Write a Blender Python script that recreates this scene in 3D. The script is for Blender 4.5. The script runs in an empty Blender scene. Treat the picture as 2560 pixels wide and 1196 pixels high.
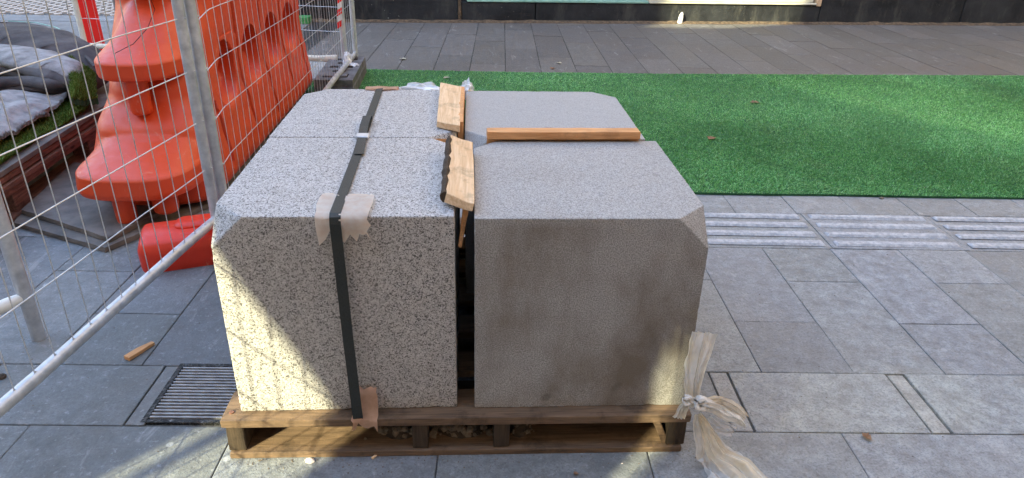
import bpy, bmesh, math, random
import numpy as np
from mathutils import Vector, Matrix, noise as mnoise
C = bpy.context.scene
random.seed(7); rng = np.random.default_rng(7)

# ------------------------------------------------------------------ camera
RX = Vector((0.99846, -0.05046, 0.02307)); RU = Vector((0.00155, 0.44092, 0.89754)); RF = Vector((0.05546, 0.89613, -0.44032))
CAM = Vector((0, 0, 1.28201)); FPX = 1747.17
cam = bpy.data.cameras.new('camera'); cam.sensor_width = 36; cam.lens = FPX/2560*36
cam.clip_start = .02; cam.clip_end = 500
co = bpy.data.objects.new('camera', cam); C.collection.objects.link(co)
M = Matrix((RX, RU, -RF)).transposed().to_4x4(); M.translation = CAM; co.matrix_world = M
C.camera = co

def at(px, py, z=None, Y=None):
    """turn a measured pixel of the photograph into the point it shows, on height z or on depth Y"""
    d = RF + RX*((px-1280)/FPX) - RU*((py-598)/FPX)
    t = (z-CAM.z)/d.z if Y is None else Y/d.y
    return CAM + d*t

# ------------------------------------------------------------------ light
SUN_EL = 30; SUN_HEAD = Vector((.70, .714, 0)).normalized()
sun_dir = Vector((SUN_HEAD.x*math.cos(math.radians(SUN_EL)), SUN_HEAD.y*math.cos(math.radians(SUN_EL)), -math.sin(math.radians(SUN_EL))))
w = bpy.data.worlds.new('World'); C.world = w; w.use_nodes = True
nt = w.node_tree; bg = nt.nodes['Background']; sky = nt.nodes.new('ShaderNodeTexSky')
sky.sky_type = 'NISHITA'; sky.sun_disc = False; sky.sun_elevation = math.radians(SUN_EL); sky.sun_rotation = math.radians(225)
sky.air_density = 1.2; sky.dust_density = 1.0; sky.ozone_density = 1.5
nt.links.new(sky.outputs[0], bg.inputs[0]); bg.inputs[1].default_value = .15
sl = bpy.data.lights.new('sun', 'SUN'); sl.energy = 2.0; sl.angle = math.radians(.5); sl.color = (1, .94, .60)
so = bpy.data.objects.new('sun', sl); C.collection.objects.link(so); so.location = (-5, -5, 8)
so.rotation_euler = sun_dir.to_track_quat('-Z', 'Y').to_euler()
C.view_settings.view_transform = 'Standard'; C.view_settings.look = 'None'; C.view_settings.gamma = 1
C.view_settings.exposure = 2.84
C.render.engine = 'CYCLES'

# ------------------------------------------------------------------ material helpers
class N:
    """small builder for a node material"""
    def __init__(s, name, rough=.6, metal=0, spec=.4):
        s.m = bpy.data.materials.new(name); s.m.use_nodes = True; s.t = s.m.node_tree; s.b = s.t.nodes['Principled BSDF']
        s.b.inputs['Roughness'].default_value = rough; s.b.inputs['Metallic'].default_value = metal
        s.b.inputs['Specular IOR Level'].default_value = spec
        s.tc = s.t.nodes.new('ShaderNodeTexCoord').outputs['Object']
    def L(s, a, b): s.t.links.new(a, b)
    def map(s, scale=(1, 1, 1), src=None, loc=(0, 0, 0)):
        n = s.t.nodes.new('ShaderNodeMapping'); n.inputs['Scale'].default_value = scale; n.inputs['Location'].default_value = loc
        s.L(src or s.tc, n.inputs[0]); return n.outputs[0]
    def noise(s, sc, det=4, rough=.55, src=None, dist=0, col=False):
        n = s.t.nodes.new('ShaderNodeTexNoise'); n.inputs['Scale'].default_value = sc; n.inputs['Detail'].default_value = det
        n.inputs['Roughness'].default_value = rough; n.inputs['Distortion'].default_value = dist
        s.L(src or s.tc, n.inputs['Vector']); return n.outputs[1 if col else 0]
    def vor(s, sc, src=None, out='Color', feat='F1', rnd=1):
        n = s.t.nodes.new('ShaderNodeTexVoronoi'); n.feature = feat; n.inputs['Scale'].default_value = sc; n.inputs['Randomness'].default_value = rnd
        s.L(src or s.tc, n.inputs['Vector']); return n.outputs[out]
    def ramp(s, src, stops, interp='LINEAR'):
        n = s.t.nodes.new('ShaderNodeValToRGB'); e = n.color_ramp; e.interpolation = interp
        while len(e.elements) < len(stops): e.elements.new(.5)
        for el, (p, c) in zip(e.elements, stops):
            el.position = p; el.color = (c, c, c, 1) if isinstance(c, (int, float)) else (*c, 1)
        s.L(src, n.inputs[0]); return n.outputs[0]
    def mix(s, f, a, b, mode='MIX'):
        n = s.t.nodes.new('ShaderNodeMix'); n.data_type = 'RGBA'; n.blend_type = mode
        for sock, v in ((n.inputs[0], f), (n.inputs[6], a), (n.inputs[7], b)):
            if isinstance(v, (int, float)): sock.default_value = v if sock == n.inputs[0] else (v, v, v, 1)
            elif isinstance(v, tuple): sock.default_value = (*v, 1)
            else: s.L(v, sock)
        return n.outputs[2]
    def math(s, op, a, b=0, c=None):
        n = s.t.nodes.new('ShaderNodeMath'); n.operation = op
        for i, v in enumerate((a, b) if c is None else (a, b, c)):
            if isinstance(v, (int, float)): n.inputs[i].default_value = v
            else: s.L(v, n.inputs[i])
        return n.outputs[0]
    def attr(s, name, out='Color'):
        n = s.t.nodes.new('ShaderNodeAttribute'); n.attribute_name = name; return n.outputs[out]
    def island(s): return s.t.nodes.new('ShaderNodeNewGeometry').outputs['Random Per Island']
    def sep(s, src):
        n = s.t.nodes.new('ShaderNodeSeparateColor'); s.L(src, n.inputs[0]); return n.outputs
    def color(s, c):
        if isinstance(c, tuple): s.b.inputs['Base Color'].default_value = (*c, 1)
        else: s.L(c, s.b.inputs['Base Color'])
        return s
    def rough(s, c): s.L(c, s.b.inputs['Roughness']); return s
    def bump(s, h, dist=.002, st=1):
        n = s.t.nodes.new('ShaderNodeBump'); n.inputs['Distance'].default_value = dist; n.inputs['Strength'].default_value = st
        s.L(h, n.inputs['Height']); s.L(n.outputs[0], s.b.inputs['Normal']); return s

def m_granite():
    n = N('coarse_granite', .55)
    wob = n.mix(.012, n.tc, n.noise(120, 2, col=True), 'ADD')
    g = n.sep(n.vor(400, wob))[0]
    g2 = n.sep(n.vor(900, wob))[1]
    c = n.ramp(g, [(0, (.07, .068, .066)), (.10, (.11, .105, .10)), (.22, (.27, .26, .25)), (.38, (.45, .435, .42)), (.62, (.57, .555, .54)), (1, (.66, .645, .63))], 'LINEAR')
    c = n.mix(n.ramp(g2, [(0, .55), (.22, .35), (.5, 0)]), c, (.10, .095, .09))
    c = n.mix(n.ramp(n.noise(3, 4), [(.35, .0), (.75, .16)]), c, (.25, .215, .18))
    n.color(c); n.bump(n.noise(300, 3), .0012, .6); return n.m

def m_bluestone(name, seed, tone=1, stain_shade=.42, ct=1):
    n = N(name, .6)
    src = n.map((1, 1, 1), loc=(seed, seed*2, 0))
    f = n.noise(330, 3, .7, src)
    c = n.ramp(f, [(.38, tuple(x*tone*ct+.30*(1-ct) for x in (.13, .125, .118))), (.5, tuple(x*tone for x in (.325, .32, .31))), (.60, tuple(x*tone*ct+.38*(1-ct) for x in (.50, .495, .485)))])
    pores = n.ramp(n.vor(150, src, 'Distance'), [(.10, 1), (.2, 0)])
    gate = n.ramp(n.noise(60, 2, .5, src), [(.55, 0), (.62, 1)])
    c = n.mix(n.math('MULTIPLY', n.math('MULTIPLY', pores, gate), .6), c, (.08, .075, .07))
    # weathering stains, faded on top; darker sides also put shade into the colour
    st = n.ramp(n.noise(4.2, 5, .6, n.map((1, 1, .6), src)), [(.44, 0), (.68, stain_shade)])
    sx_ = n.t.nodes.new('ShaderNodeSeparateXYZ'); n.L(n.tc, sx_.inputs[0])
    st = n.math('MULTIPLY', st, n.ramp(sx_.outputs[2], [(.50, 1), (.522, .15)]))
    c = n.mix(st, c, (.15, .118, .085))
    dk = n.ramp(n.noise(9, 2, .5, src), [(.70, 0), (.76, .5)])
    c = n.mix(dk, c, (.09, .08, .07))
    n.color(c); n.bump(f, .0012, .5); return n.m

def m_paving(name, base, warm):
    n = N(name, .62, spec=.45)
    t = n.attr('tint')
    fine = n.noise(160, 4, .65); mid = n.noise(17, 8, .72); big = n.noise(1.6, 4, .5)
    b = tuple(x*.66 for x in base); h = tuple(min(1, x*1.32) for x in base)
    c = n.mix(n.ramp(mid, [(.36, 0), (.64, 1)]), b, h)
    c = n.mix(n.ramp(big, [(.35, 0), (.7, .55)]), c, warm)
    c = n.mix(1.0, c, t, 'MULTIPLY')
    c = n.mix(n.ramp(fine, [(.30, .6), (.52, 0)]), c, tuple(x*.4 for x in base))
    pit = n.ramp(n.noise(62, 5, .75), [(.36, .55), (.47, 0)])
    c = n.mix(pit, c, tuple(x*.5 for x in base))
    gl = n.ramp(n.noise(48, 4, .7, n.map((1, 1, 1), loc=(9, 2, 0))), [(.58, 0), (.70, .45)])
    c = n.mix(gl, c, tuple(min(1, x*1.7) for x in base))
    # clefts of the riven face, dirt smears, gum spots, pale scuffs
    cl = n.ramp(n.noise(7, 6, .7, n.map((1, 2.6, 1)), 1.2), [(.485, 0), (.5, .45), (.515, 0)])
    c = n.mix(n.math('MULTIPLY', cl, n.ramp(n.noise(3.1, 2), [(.5, 0), (.6, 1)])), c, tuple(x*.35 for x in base))
    gum = n.ramp(n.vor(5.5, n.map((1, 1, 0)), 'Distance'), [(.045, .55), (.06, 0)])
    c = n.mix(gum, c, tuple(min(1, x*1.6) for x in base))
    speck = n.ramp(n.vor(24, n.map((1, 1, 0)), 'Distance'), [(.05, .8), (.07, 0)])
    c = n.mix(n.math('MULTIPLY', speck, n.ramp(n.noise(5, 2), [(.5, 0), (.58, 1)])), c, (.035, .033, .03))
    sp2 = n.ramp(n.vor(31, n.map((1, 1, 0), loc=(3, 4, 0)), 'Distance'), [(.035, .8), (.055, 0)])
    c = n.mix(n.math('MULTIPLY', sp2, n.ramp(n.noise(4, 2), [(.52, 0), (.6, 1)])), c, (.6, .6, .58))
    sc = n.ramp(n.noise(5, 5, .75, n.map((1, .25, 1)), 2.5), [(.60, 0), (.68, .3)])
    c = n.mix(sc, c, (.5, .5, .5))
    n.color(c); n.rough(n.ramp(mid, [(.3, .5), (.7, .75)]))
    n.bump(n.math('ADD', n.math('MULTIPLY', mid, 1.5), n.math('MULTIPLY', n.noise(55, 5, .7), .8)), .006, .8); return n.m

def m_plain(name, c1, c2, sc=20, rough=.7, metal=0, bump=.001, spec=.4, r=(.35, .65), bsc=None):
    n = N(name, rough, metal, spec)
    n.color(n.mix(n.ramp(n.noise(sc, 5, .6), [(r[0], 0), (r[1], 1)]), c1, c2))
    if bump: n.bump(n.noise(bsc or sc*4, 4, .6), bump, .7)
    return n.m

def m_wood(name, light, dark, axis='X', rough=.75, dirt=.3):
    n = N(name, rough)
    sc = {'X': (1, 14, 14), 'Y': (14, 1, 14), 'Z': (14, 14, 1)}[axis]
    g = n.noise(7, 5, .65, n.map(sc), .8)
    c = n.mix(n.ramp(g, [(.3, 0), (.68, 1)]), dark, light)
    kn = n.ramp(n.vor(4.3, n.map({'X': (1, 2, 2), 'Y': (2, 1, 2), 'Z': (2, 2, 1)}[axis]), 'Distance'), [(.07, .8), (.13, 0)])
    c = n.mix(kn, c, tuple(x*.35 for x in dark))
    c = n.mix(n.ramp(n.noise(11, 5, .7), [(.52, 0), (.72, dirt)]), c, tuple(x*.3 for x in dark))
    n.color(c); n.bump(n.math('ADD', g, n.math('MULTIPLY', n.noise(220, 2), .3)), .002, .8); return n.m

def m_orange(name, base, pale):
    n = N(name, .42, spec=.45)
    c = n.mix(n.ramp(n.noise(2.6, 4), [(.35, 0), (.75, .6)]), base, pale)
    sc = n.ramp(n.noise(9, 6, .78, n.map((1, 1, .4)), 2), [(.60, 0), (.70, .55)])
    c = n.mix(sc, c, (.66, .30, .20))
    dk = n.ramp(n.noise(26, 4, .7), [(.66, 0), (.74, .55)])
    c = n.mix(n.math('MULTIPLY', dk, n.ramp(n.noise(2.2, 2), [(.5, 0), (.62, 1)])), c, (.12, .03, .015))
    n.color(c); n.rough(n.ramp(n.noise(40, 4), [(.3, .34), (.7, .55)])); n.bump(n.noise(90, 3), .0006, .6); return n.m

def m_steel():
    n = N('galvanised_steel', .36, .45)
    v = n.noise(22, 5, .65)
    n.color(n.mix(n.ramp(v, [(.3, 0), (.7, 1)]), (.42, .445, .475), (.70, .725, .75)))
    n.rough(n.ramp(v, [(.3, .3), (.7, .52)])); n.bump(n.noise(60, 4), .0006, .5); return n.m

def m_pile(name, cols):
    n = N(name, .95, spec=.05)
    c = n.ramp(n.island(), [(0, cols[0]), (.45, cols[1]), (.8, cols[2]), (1, cols[3])])
    c = n.mix(n.ramp(n.noise(1.3, 5, .6), [(.42, 0), (.62, .42)]), c, tuple(x*.45 for x in cols[1]))
    c = n.mix(n.ramp(n.noise(2.7, 4, .6, n.map((1, .4, 1), loc=(5, 5, 0))), [(.55, 0), (.75, .35)]), c, (.24, .30, .14))
    n.color(c); return n.m

MT = dict(
 granite=m_granite(), blue_a=m_bluestone('fine_bluestone', 0, 1.05, .85, .62), blue_b=m_bluestone('smooth_bluestone', 3.3, 1.12, .12, .25),
 pave=m_paving('riven_bluestone_paving', (.268, .280, .292), (.325, .312, .29)),
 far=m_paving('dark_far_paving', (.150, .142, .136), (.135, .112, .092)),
 rough_strip=m_paving('rough_sawn_strip', (.33, .325, .32), (.36, .35, .34)),
 joint=m_plain('sandy_joint', (.07, .067, .062), (.16, .152, .14), 60, .95, bump=.003),
 tact=m_plain('tactile_bar_stone', (.33, .345, .37), (.50, .51, .525), 55, .7, r=(.4, .6), bump=.002),
 asphalt=m_plain('street_asphalt', (.13, .125, .122), (.19, .185, .18), 5, .85, bump=.003, bsc=200),
 brick=m_plain('pale_brick_paving', (.34, .265, .215), (.44, .36, .30), 20, .85),
 kerb=m_plain('kerb_stone', (.13, .128, .128), (.19, .187, .185), 12, .8),
 wood_fresh=m_wood('fresh_sawn_timber', (.86, .62, .38), (.62, .38, .19), 'Y', dirt=.65),
 wood_fresh_x=m_wood('orange_sawn_timber', (.78, .42, .19), (.52, .24, .09), 'X', dirt=.35),
 wood_pal=m_wood('worn_pallet_timber', (.22, .142, .088), (.09, .058, .036), 'X', dirt=.8),
 wood_end=m_wood('rough_pallet_end_grain', (.075, .052, .034), (.03, .021, .014), 'Z', .9, .6),
 wood_red=m_wood('red_stained_timber', (.28, .13, .09), (.07, .034, .027), 'Y', dirt=.65),
 ply=m_plain('weathered_dark_plywood', (.10, .088, .08), (.19, .165, .145), 9, .8, bump=.002, bsc=60),
 card=m_plain('brown_cardboard', (.66, .41, .27), (.80, .54, .38), 30, .85, bump=.001),
 cloth=m_plain('frayed_hessian_pad', (.88, .74, .62), (.95, .87, .78), 60, .9, bump=.001),
 strap=m_plain('woven_black_strap', (.018, .022, .021), (.035, .04, .038), 400, .55, bump=.0006),
 orange=m_orange('scuffed_orange_plastic', (.64, .062, .014), (.72, .10, .035)),
 orange2=m_orange('bright_orange_plastic', (.68, .035, .012), (.72, .06, .022)),
 steel=m_steel(),
 wall=None, red=m_plain('fluorescent_red_plastic', (.85, .012, .01), (.9, .03, .02), 3, .45, bump=0),
 white=m_plain('white_paint', (.72, .72, .68), (.82, .82, .78), 20, .6, bump=0),
 pipe=m_plain('pale_painted_tube', (.62, .60, .50), (.78, .76, .66), 14, .45, bump=0),
 rubber=m_plain('dusty_black_plastic', (.07, .07, .08), (.17, .168, .18), 14, .6, bump=.001),
 hole=m_plain('socket_shadow_plastic', (.012, .012, .014), (.02, .02, .022), 14, .8, bump=0),
 back=m_plain('grey_turf_backing', (.17, .165, .165), (.36, .352, .35), 13, .95, bump=.004, bsc=120),
 back_dark=m_plain('dark_turf_backing', (.045, .04, .042), (.11, .10, .10), 7, .95, bump=.004, bsc=120),
 turf_base=m_plain('turf_mat_green', (.015, .075, .03), (.03, .12, .05), 40, .9, bump=.004),
 pile=m_pile('artificial_turf_pile', [(.095, .27, .085), (.19, .47, .15), (.30, .64, .24), (.55, .84, .42)]),
 pile2=m_pile('yellow_green_turf_pile', [(.07, .12, .02), (.13, .22, .04), (.22, .34, .08), (.38, .5, .18)]),
 stone=m_plain('dusty_rubble', (.10, .078, .058), (.24, .20, .155), 30, .95, bump=.004),
 dirt=m_plain('damp_soil', (.04, .03, .022), (.09, .068, .05), 40, .98, bump=.006),
 offcut=m_plain('green_turf_offcut', (.04, .20, .06), (.08, .30, .10), 40, .9, bump=.004),
 grate=m_plain('worn_iron_grate', (.26, .25, .255), (.42, .41, .41), 30, .6, metal=.1),
 leaf=m_plain('dry_brown_leaf', (.30, .16, .09), (.46, .29, .18), 60, .7),
 leaf_p=m_plain('pale_dry_leaf', (.50, .45, .34), (.62, .57, .46), 60, .7),
 grime=m_plain('brown_footing_grime', (.05, .036, .025), (.15, .105, .065), 30, .95, bump=.006, bsc=90),
 teal=m_plain('teal_painted_ledge', (.17, .34, .28), (.26, .44, .37), 9, .6),
 cream=m_plain('cream_painted_sill', (.42, .41, .33), (.54, .52, .43), 9, .55),
 facade=m_plain('sandstone_facade', (.44, .32, .205), (.52, .385, .25), 2, .9),
)
def m_wall():
    n = N('charcoal_wall_paint', .7, spec=.3)
    c = n.mix(n.ramp(n.noise(3, 6, .65), [(.35, 0), (.7, 1)]), (.010, .011, .013), (.032, .035, .038))
    st = n.ramp(n.noise(6, 5, .7, n.map((1, 1, .3))), [(.54, 0), (.68, .55)])
    c = n.mix(st, c, (.07, .07, .062))
    sp = n.ramp(n.noise(42, 3, .6), [(.69, 0), (.73, .8)])
    c = n.mix(n.math('MULTIPLY', sp, n.ramp(n.noise(1.7, 2), [(.45, 0), (.6, 1)])), c, (.3, .3, .27))
    n.color(c); n.bump(n.noise(30, 5), .006, .7); return n.m
MT['wall'] = m_wall()
def m_film(name, col, al, rough=.28):
    n = N(name, rough, spec=.6)
    c = n.mix(n.ramp(n.noise(12, 4), [(.4, 0), (.7, 1)]), col, tuple(min(1, x*1.15) for x in col)); n.color(c)
    n.L(n.ramp(n.noise(9, 3, .5), [(.35, al), (.62, 1.0)]), n.b.inputs['Alpha'])
    n.b.inputs['Transmission Weight'].default_value = 0
    n.bump(n.noise(26, 4, .6), .008, .8); return n.m
MT['film'] = m_film('creased_cream_film', (.88, .85, .80), .5, .25); MT['film_b'] = m_film('stained_brown_film', (.90, .80, .64), .5, .22)
MT['film_w'] = m_film('clear_white_film', (.82, .83, .86), .3)

# ------------------------------------------------------------------ object helpers
def tag(o, label=None, cat=None, group=None, kind=None):
    for k, v in (('label', label), ('category', cat), ('group', group), ('kind', kind)):
        if v: o[k] = v
    return o
def finish(name, me, mat, parent=None, smooth=False, ang=35):
    if mat: me.materials.append(MT[mat] if isinstance(mat, str) else mat)
    o = bpy.data.objects.new(name, me); C.collection.objects.link(o)
    if smooth:
        for p in me.polygons: p.use_smooth = True
        try: me.set_sharp_from_angle(angle=math.radians(ang))
        except Exception: pass
    if parent: o.parent = parent
    return o
def obj(name, bm, mat, parent=None, smooth=False, ang=35):
    me = bpy.data.meshes.new(name); bmesh.ops.recalc_face_normals(bm, faces=bm.faces); bm.to_mesh(me); bm.free()
    return finish(name, me, mat, parent, smooth, ang)
def empty(name, loc=(0, 0, 0), rz=0):
    o = bpy.data.objects.new(name, None); C.collection.objects.link(o); o.location = loc; o.rotation_euler = (0, 0, rz); o.empty_display_size = .05
    return o
def hull(bm, pts, bev=0, seg=1):
    vs = [bm.verts.new(p) for p in pts]
    r = bmesh.ops.convex_hull(bm, input=vs)
    bmesh.ops.delete(bm, geom=[v for v in vs if v.is_valid and not v.link_faces], context='VERTS')
    if bev:
        es = list({e for v in vs if v.is_valid for e in v.link_edges})
        bmesh.ops.bevel(bm, geom=es, offset=bev, segments=seg, affect='EDGES', profile=.5)
def box(bm, a, b, bev=0, mat=None, jit=0, seg=1):
    pts = [Vector((x, y, z)) for x in (a[0], b[0]) for y in (a[1], b[1]) for z in (a[2], b[2])]
    if jit: pts = [p+Vector([random.uniform(-jit, jit) for _ in range(3)]) for p in pts]
    if mat: pts = [mat @ p for p in pts]
    n0 = bmesh.new(); hull(n0, pts, bev, seg); me = bpy.data.meshes.new('t'); n0.to_mesh(me); n0.free(); bm.from_mesh(me); bpy.data.meshes.remove(me)
def tube(bm, pts, r, seg=12, caps=True, squash=None, up=None):
    """sweep a ring of radius r (number or list) along pts"""
    pts = [Vector(p) for p in pts]; rs = r if isinstance(r, (list, tuple)) else [r]*len(pts); rings = []
    for i, p in enumerate(pts):
        d = (pts[min(i+1, len(pts)-1)]-pts[max(i-1, 0)]).normalized()
        u = up or (Vector((0, 0, 1)) if abs(d.z) < .9 else Vector((1, 0, 0)))
        s = d.cross(u).normalized(); t = s.cross(d).normalized()
        k = squash[i] if isinstance(squash, (list, tuple)) else (squash or 1)
        rings.append([bm.verts.new(p+(s*math.cos(a)+t*math.sin(a)*k)*rs[i]) for a in (2*math.pi*j/seg for j in range(seg))])
    for a, b in zip(rings, rings[1:]):
        for j in range(seg): bm.faces.new((a[j], a[(j+1) % seg], b[(j+1) % seg], b[j]))
    if caps: bm.faces.new(rings[0][::-1]); bm.faces.new(rings[-1])
def roughen(bm, amp, sc, seed=0, zonly=False):
    for v in bm.verts:
        n = mnoise.noise_vector(v.co*sc+Vector((seed, seed, seed)))
        v.co += Vector((0, 0, n.z*amp)) if zonly else n*amp
def solid_sheet(bm, grid, th):
    """closed sheet from a grid of points (rows of Vectors), thickness th downwards"""
    nr, nc = len(grid), len(grid[0])
    top = [[bm.verts.new(p) for p in row] for row in grid]; bot = [[bm.verts.new(p-Vector((0, 0, th))) for p in row] for row in grid]
    for i in range(nr-1):
        for j in range(nc-1):
            bm.faces.new((top[i][j], top[i][j+1], top[i+1][j+1], top[i+1][j])); bm.faces.new((bot[i][j], bot[i+1][j], bot[i+1][j+1], bot[i][j+1]))
    ring = [(0, j) for j in range(nc)]+[(i, nc-1) for i in range(1, nr)]+[(nr-1, j) for j in range(nc-2, -1, -1)]+[(i, 0) for i in range(nr-2, 0, -1)]
    for (a, b), (c, d) in zip(ring, ring[1:]+ring[:1]): bm.faces.new((top[a][b], bot[a][b], bot[c][d], top[c][d]))
def blades(name, pos, nrm_jit, h, wd, mat, parent=None, lean=.8):
    """one mesh of many small tapered fibres rooted at pos (n,3)"""
    n = len(pos); a = rng.uniform(0, 2*np.pi, n); b = rng.uniform(0, 2*np.pi, n); hh = h*rng.uniform(.55, 1.25, n)
    d = np.stack([np.cos(a), np.sin(a), np.zeros(n)], 1)*(wd/2)
    tip = np.stack([np.cos(b)*lean*hh*rng.uniform(.3, 1, n), np.sin(b)*lean*hh*rng.uniform(.3, 1, n), hh*rng.uniform(.45, 1, n)], 1)
    if nrm_jit is not None: tip = tip+nrm_jit
    v = np.empty((n, 3, 3)); v[:, 0] = pos-d; v[:, 1] = pos+d; v[:, 2] = pos+tip
    me = bpy.data.meshes.new(name); me.vertices.add(n*3); me.vertices.foreach_set('co', v.ravel())
    me.loops.add(n*3); me.loops.foreach_set('vertex_index', np.arange(n*3, dtype=np.int32))
    me.polygons.add(n); me.polygons.foreach_set('loop_start', np.arange(0, n*3, 3, dtype=np.int32)); me.polygons.foreach_set('loop_total', np.full(n, 3, dtype=np.int32))
    me.update(); me.validate()
    return finish(name, me, mat, parent)

# ------------------------------------------------------------------ the ground
bm = bmesh.new()
gx = 60
bm.faces.new([bm.verts.new(p) for p in ((-gx, -gx, -.0075), (gx, -gx, -.0075), (gx, gx, -.0075), (-gx, gx, -.0075))])
tag(obj('ground', bm, 'joint'), kind='structure')

TH = math.radians(2.2); CU, SU = math.cos(TH), math.sin(TH)
def uv(u, v, z=0): return Vector((u*CU+v*SU, -u*SU+v*CU, z))
def slabs(name, rects, mat, bev=.0025, gap=.0016, tint=.13):
    bm = bmesh.new(); lay = bm.loops.layers.float_color.new('tint')
    for (u0, v0, u1, v1) in rects:
        g = gap*random.uniform(.6, 1.5); dz = random.uniform(-.0012, .0012); k = 1+random.uniform(-tint, tint)
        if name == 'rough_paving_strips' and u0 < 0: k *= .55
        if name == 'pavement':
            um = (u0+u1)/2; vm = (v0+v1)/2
            if um < -.62: k *= .66  # left slabs: darker stone, with fence shading put into the tint too
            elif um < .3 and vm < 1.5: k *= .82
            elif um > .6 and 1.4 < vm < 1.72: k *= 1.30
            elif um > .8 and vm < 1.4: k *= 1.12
        kb = k*(1+random.uniform(-.03, .03))
        def ringpts(i_, amp):
            cs = [(u0+i_, v0+i_), (u1-i_, v0+i_), (u1-i_, v1-i_), (u0+i_, v1-i_)]; out = []
            for (ua, va), (ub, vb) in zip(cs, cs[1:]+cs[:1]):
                k_ = 10
                for q in range(k_): 
                    t_ = q/k_; uu, vv = ua+(ub-ua)*t_, va+(vb-va)*t_; nn = mnoise.noise_vector(Vector((uu*23, vv*23, amp*900)))
                    out.append(uv(uu+nn.x*amp, vv+nn.y*amp))
            return out
        lo = ringpts(g, .0007); hi = ringpts(g+bev, .0016); m_ = len(lo)
        A = [bm.verts.new(p+Vector((0, 0, -.02))) for p in lo]; B = [bm.verts.new(p+Vector((0, 0, dz-bev*.6))) for p in lo]; D = [bm.verts.new(p+Vector((0, 0, dz))) for p in hi]
        fs = [bm.faces.new(D)]
        for i in range(m_):
            j = (i+1) % m_; fs.append(bm.faces.new((A[i], A[j], B[j], B[i]))); fs.append(bm.faces.new((B[i], B[j], D[j], D[i])))
        for f in fs:
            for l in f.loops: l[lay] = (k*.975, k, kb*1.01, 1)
    return obj(name, bm, mat)
def cut(rects, u0, v0, u1, v1): return rects
near = []
P = .2845
cols = [.81+P*i for i in range(0, 22)]
colsL = [-1.055-.2875*i for i in range(0, 16)][::-1]+[-.77, -.486, -.2, .085, .37, .595]
allc = colsL+cols
for i, (a, b) in enumerate(zip(allc, allc[1:])):
    k = i-len(colsL)                       # column 0 = right of the pallet
    st = 2.004 if k % 2 == 0 else 2.29
    near += [(a, 1.72, b, st), (a, st, b, 2.568)]
    near += [(a, 2.926, b, 3.32), (a, 3.32, b, 3.9)]
for k in range(-8, 14):                     # the row of long slabs between rough strips
    u = .705+.543*k
    if k == -3: near.append((u+.29, 1.455, u+.483, 1.72))
    elif k == -2: near.append((u+.03, 1.455, u+.483, 1.72))
    else: near.append((u, 1.455, u+.483, 1.72))
for j, v in enumerate((.915, .37, -.17, -.71, -1.25, -1.79, -2.33)):
    for k in range(-11, 14):
        u = .397+.5405*k+(.27 if j % 2 else 0)
        near.append((u, v, u+.5405, v+.54))
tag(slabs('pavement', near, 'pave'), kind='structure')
far = []
for i in range(-2, 38):
    a = -1.13+.294*i
    vs = [5.45]+[5.98+.345*((i*2) % 3)*.98+1.04*k for k in range(0, 5)]
    for p, q in zip(vs, vs[1:]):
        if p < 9.3: far.append((a, p, a+.294, q))
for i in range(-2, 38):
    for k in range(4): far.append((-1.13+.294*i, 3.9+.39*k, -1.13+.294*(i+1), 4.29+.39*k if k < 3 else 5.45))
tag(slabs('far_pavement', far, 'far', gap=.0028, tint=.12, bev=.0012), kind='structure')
bm = bmesh.new(); box(bm, (-1.72, 5.3, -.011), (14, 9.5, -.0013)); tag(obj('far_bedding', bm, 'rough_strip'), kind='structure')
strips = [(.645+.543*k, 1.455, .703+.543*k, 1.72) for k in range(-8, 14)]
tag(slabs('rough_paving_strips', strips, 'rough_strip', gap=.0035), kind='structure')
# street beyond the fences on the left
bm = bmesh.new(); box(bm, (-40, 4.9, -.02), (-1.75, 7.76, .004))
tag(obj('street', bm, 'asphalt'), kind='structure')
bm = bmesh.new(); box(bm, (-40, 7.77, -.02), (-1.75, 8.13, .006)); tag(obj('kerb', bm, 'kerb', None), kind='structure')
bm = bmesh.new(); bric = []
for i in range(150):
    for j in range(12):
        x = -16.6+.1*i; y = 8.14+.16*j+(.08 if i % 2 else 0)
        bm2 = [Vector((x, y+.08, .012)), Vector((x+.05, y, .012)), Vector((x+.1, y+.08, .012)), Vector((x+.05, y+.16, .012))]
        c = sum(bm2, Vector())/4
        vs = [bm.verts.new(c+(p-c)*.975) for p in bm2]; lw = [bm.verts.new(v.co+Vector((0, 0, -.02))) for v in vs]
        bm.faces.new(vs)
        for q in range(4): bm.faces.new((vs[q], lw[q], lw[(q+1) % 4], vs[(q+1) % 4]))
tag(obj('brick_paving', bm, 'brick'), kind='structure')

# tactile strip: slabs with four raised bars each
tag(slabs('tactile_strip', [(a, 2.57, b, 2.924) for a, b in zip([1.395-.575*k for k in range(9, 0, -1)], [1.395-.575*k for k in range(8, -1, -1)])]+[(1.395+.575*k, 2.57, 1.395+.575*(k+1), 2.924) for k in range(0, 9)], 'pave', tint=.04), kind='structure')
for kk in range(-3, 6):
    u0 = 1.395+.575*kk
    if u0+.575 < .7: continue
    bm = bmesh.new()
    for v in (2.612, 2.70, 2.793, 2.885):
        p = []
        for (du, dv, z) in ((.022, -.024, .0), (.553, -.024, 0), (.553, .024, 0), (.022, .024, 0), (.032, -.013, .009), (.543, -.013, .009), (.543, .013, .009), (.032, .013, .009)):
            p.append(uv(u0+du, v+dv, z+.0015))
        hull(bm, p, .0022, 1)
    o = obj('tactile_bars', bm, 'tact'); tag(o, kind='structure')

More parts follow.
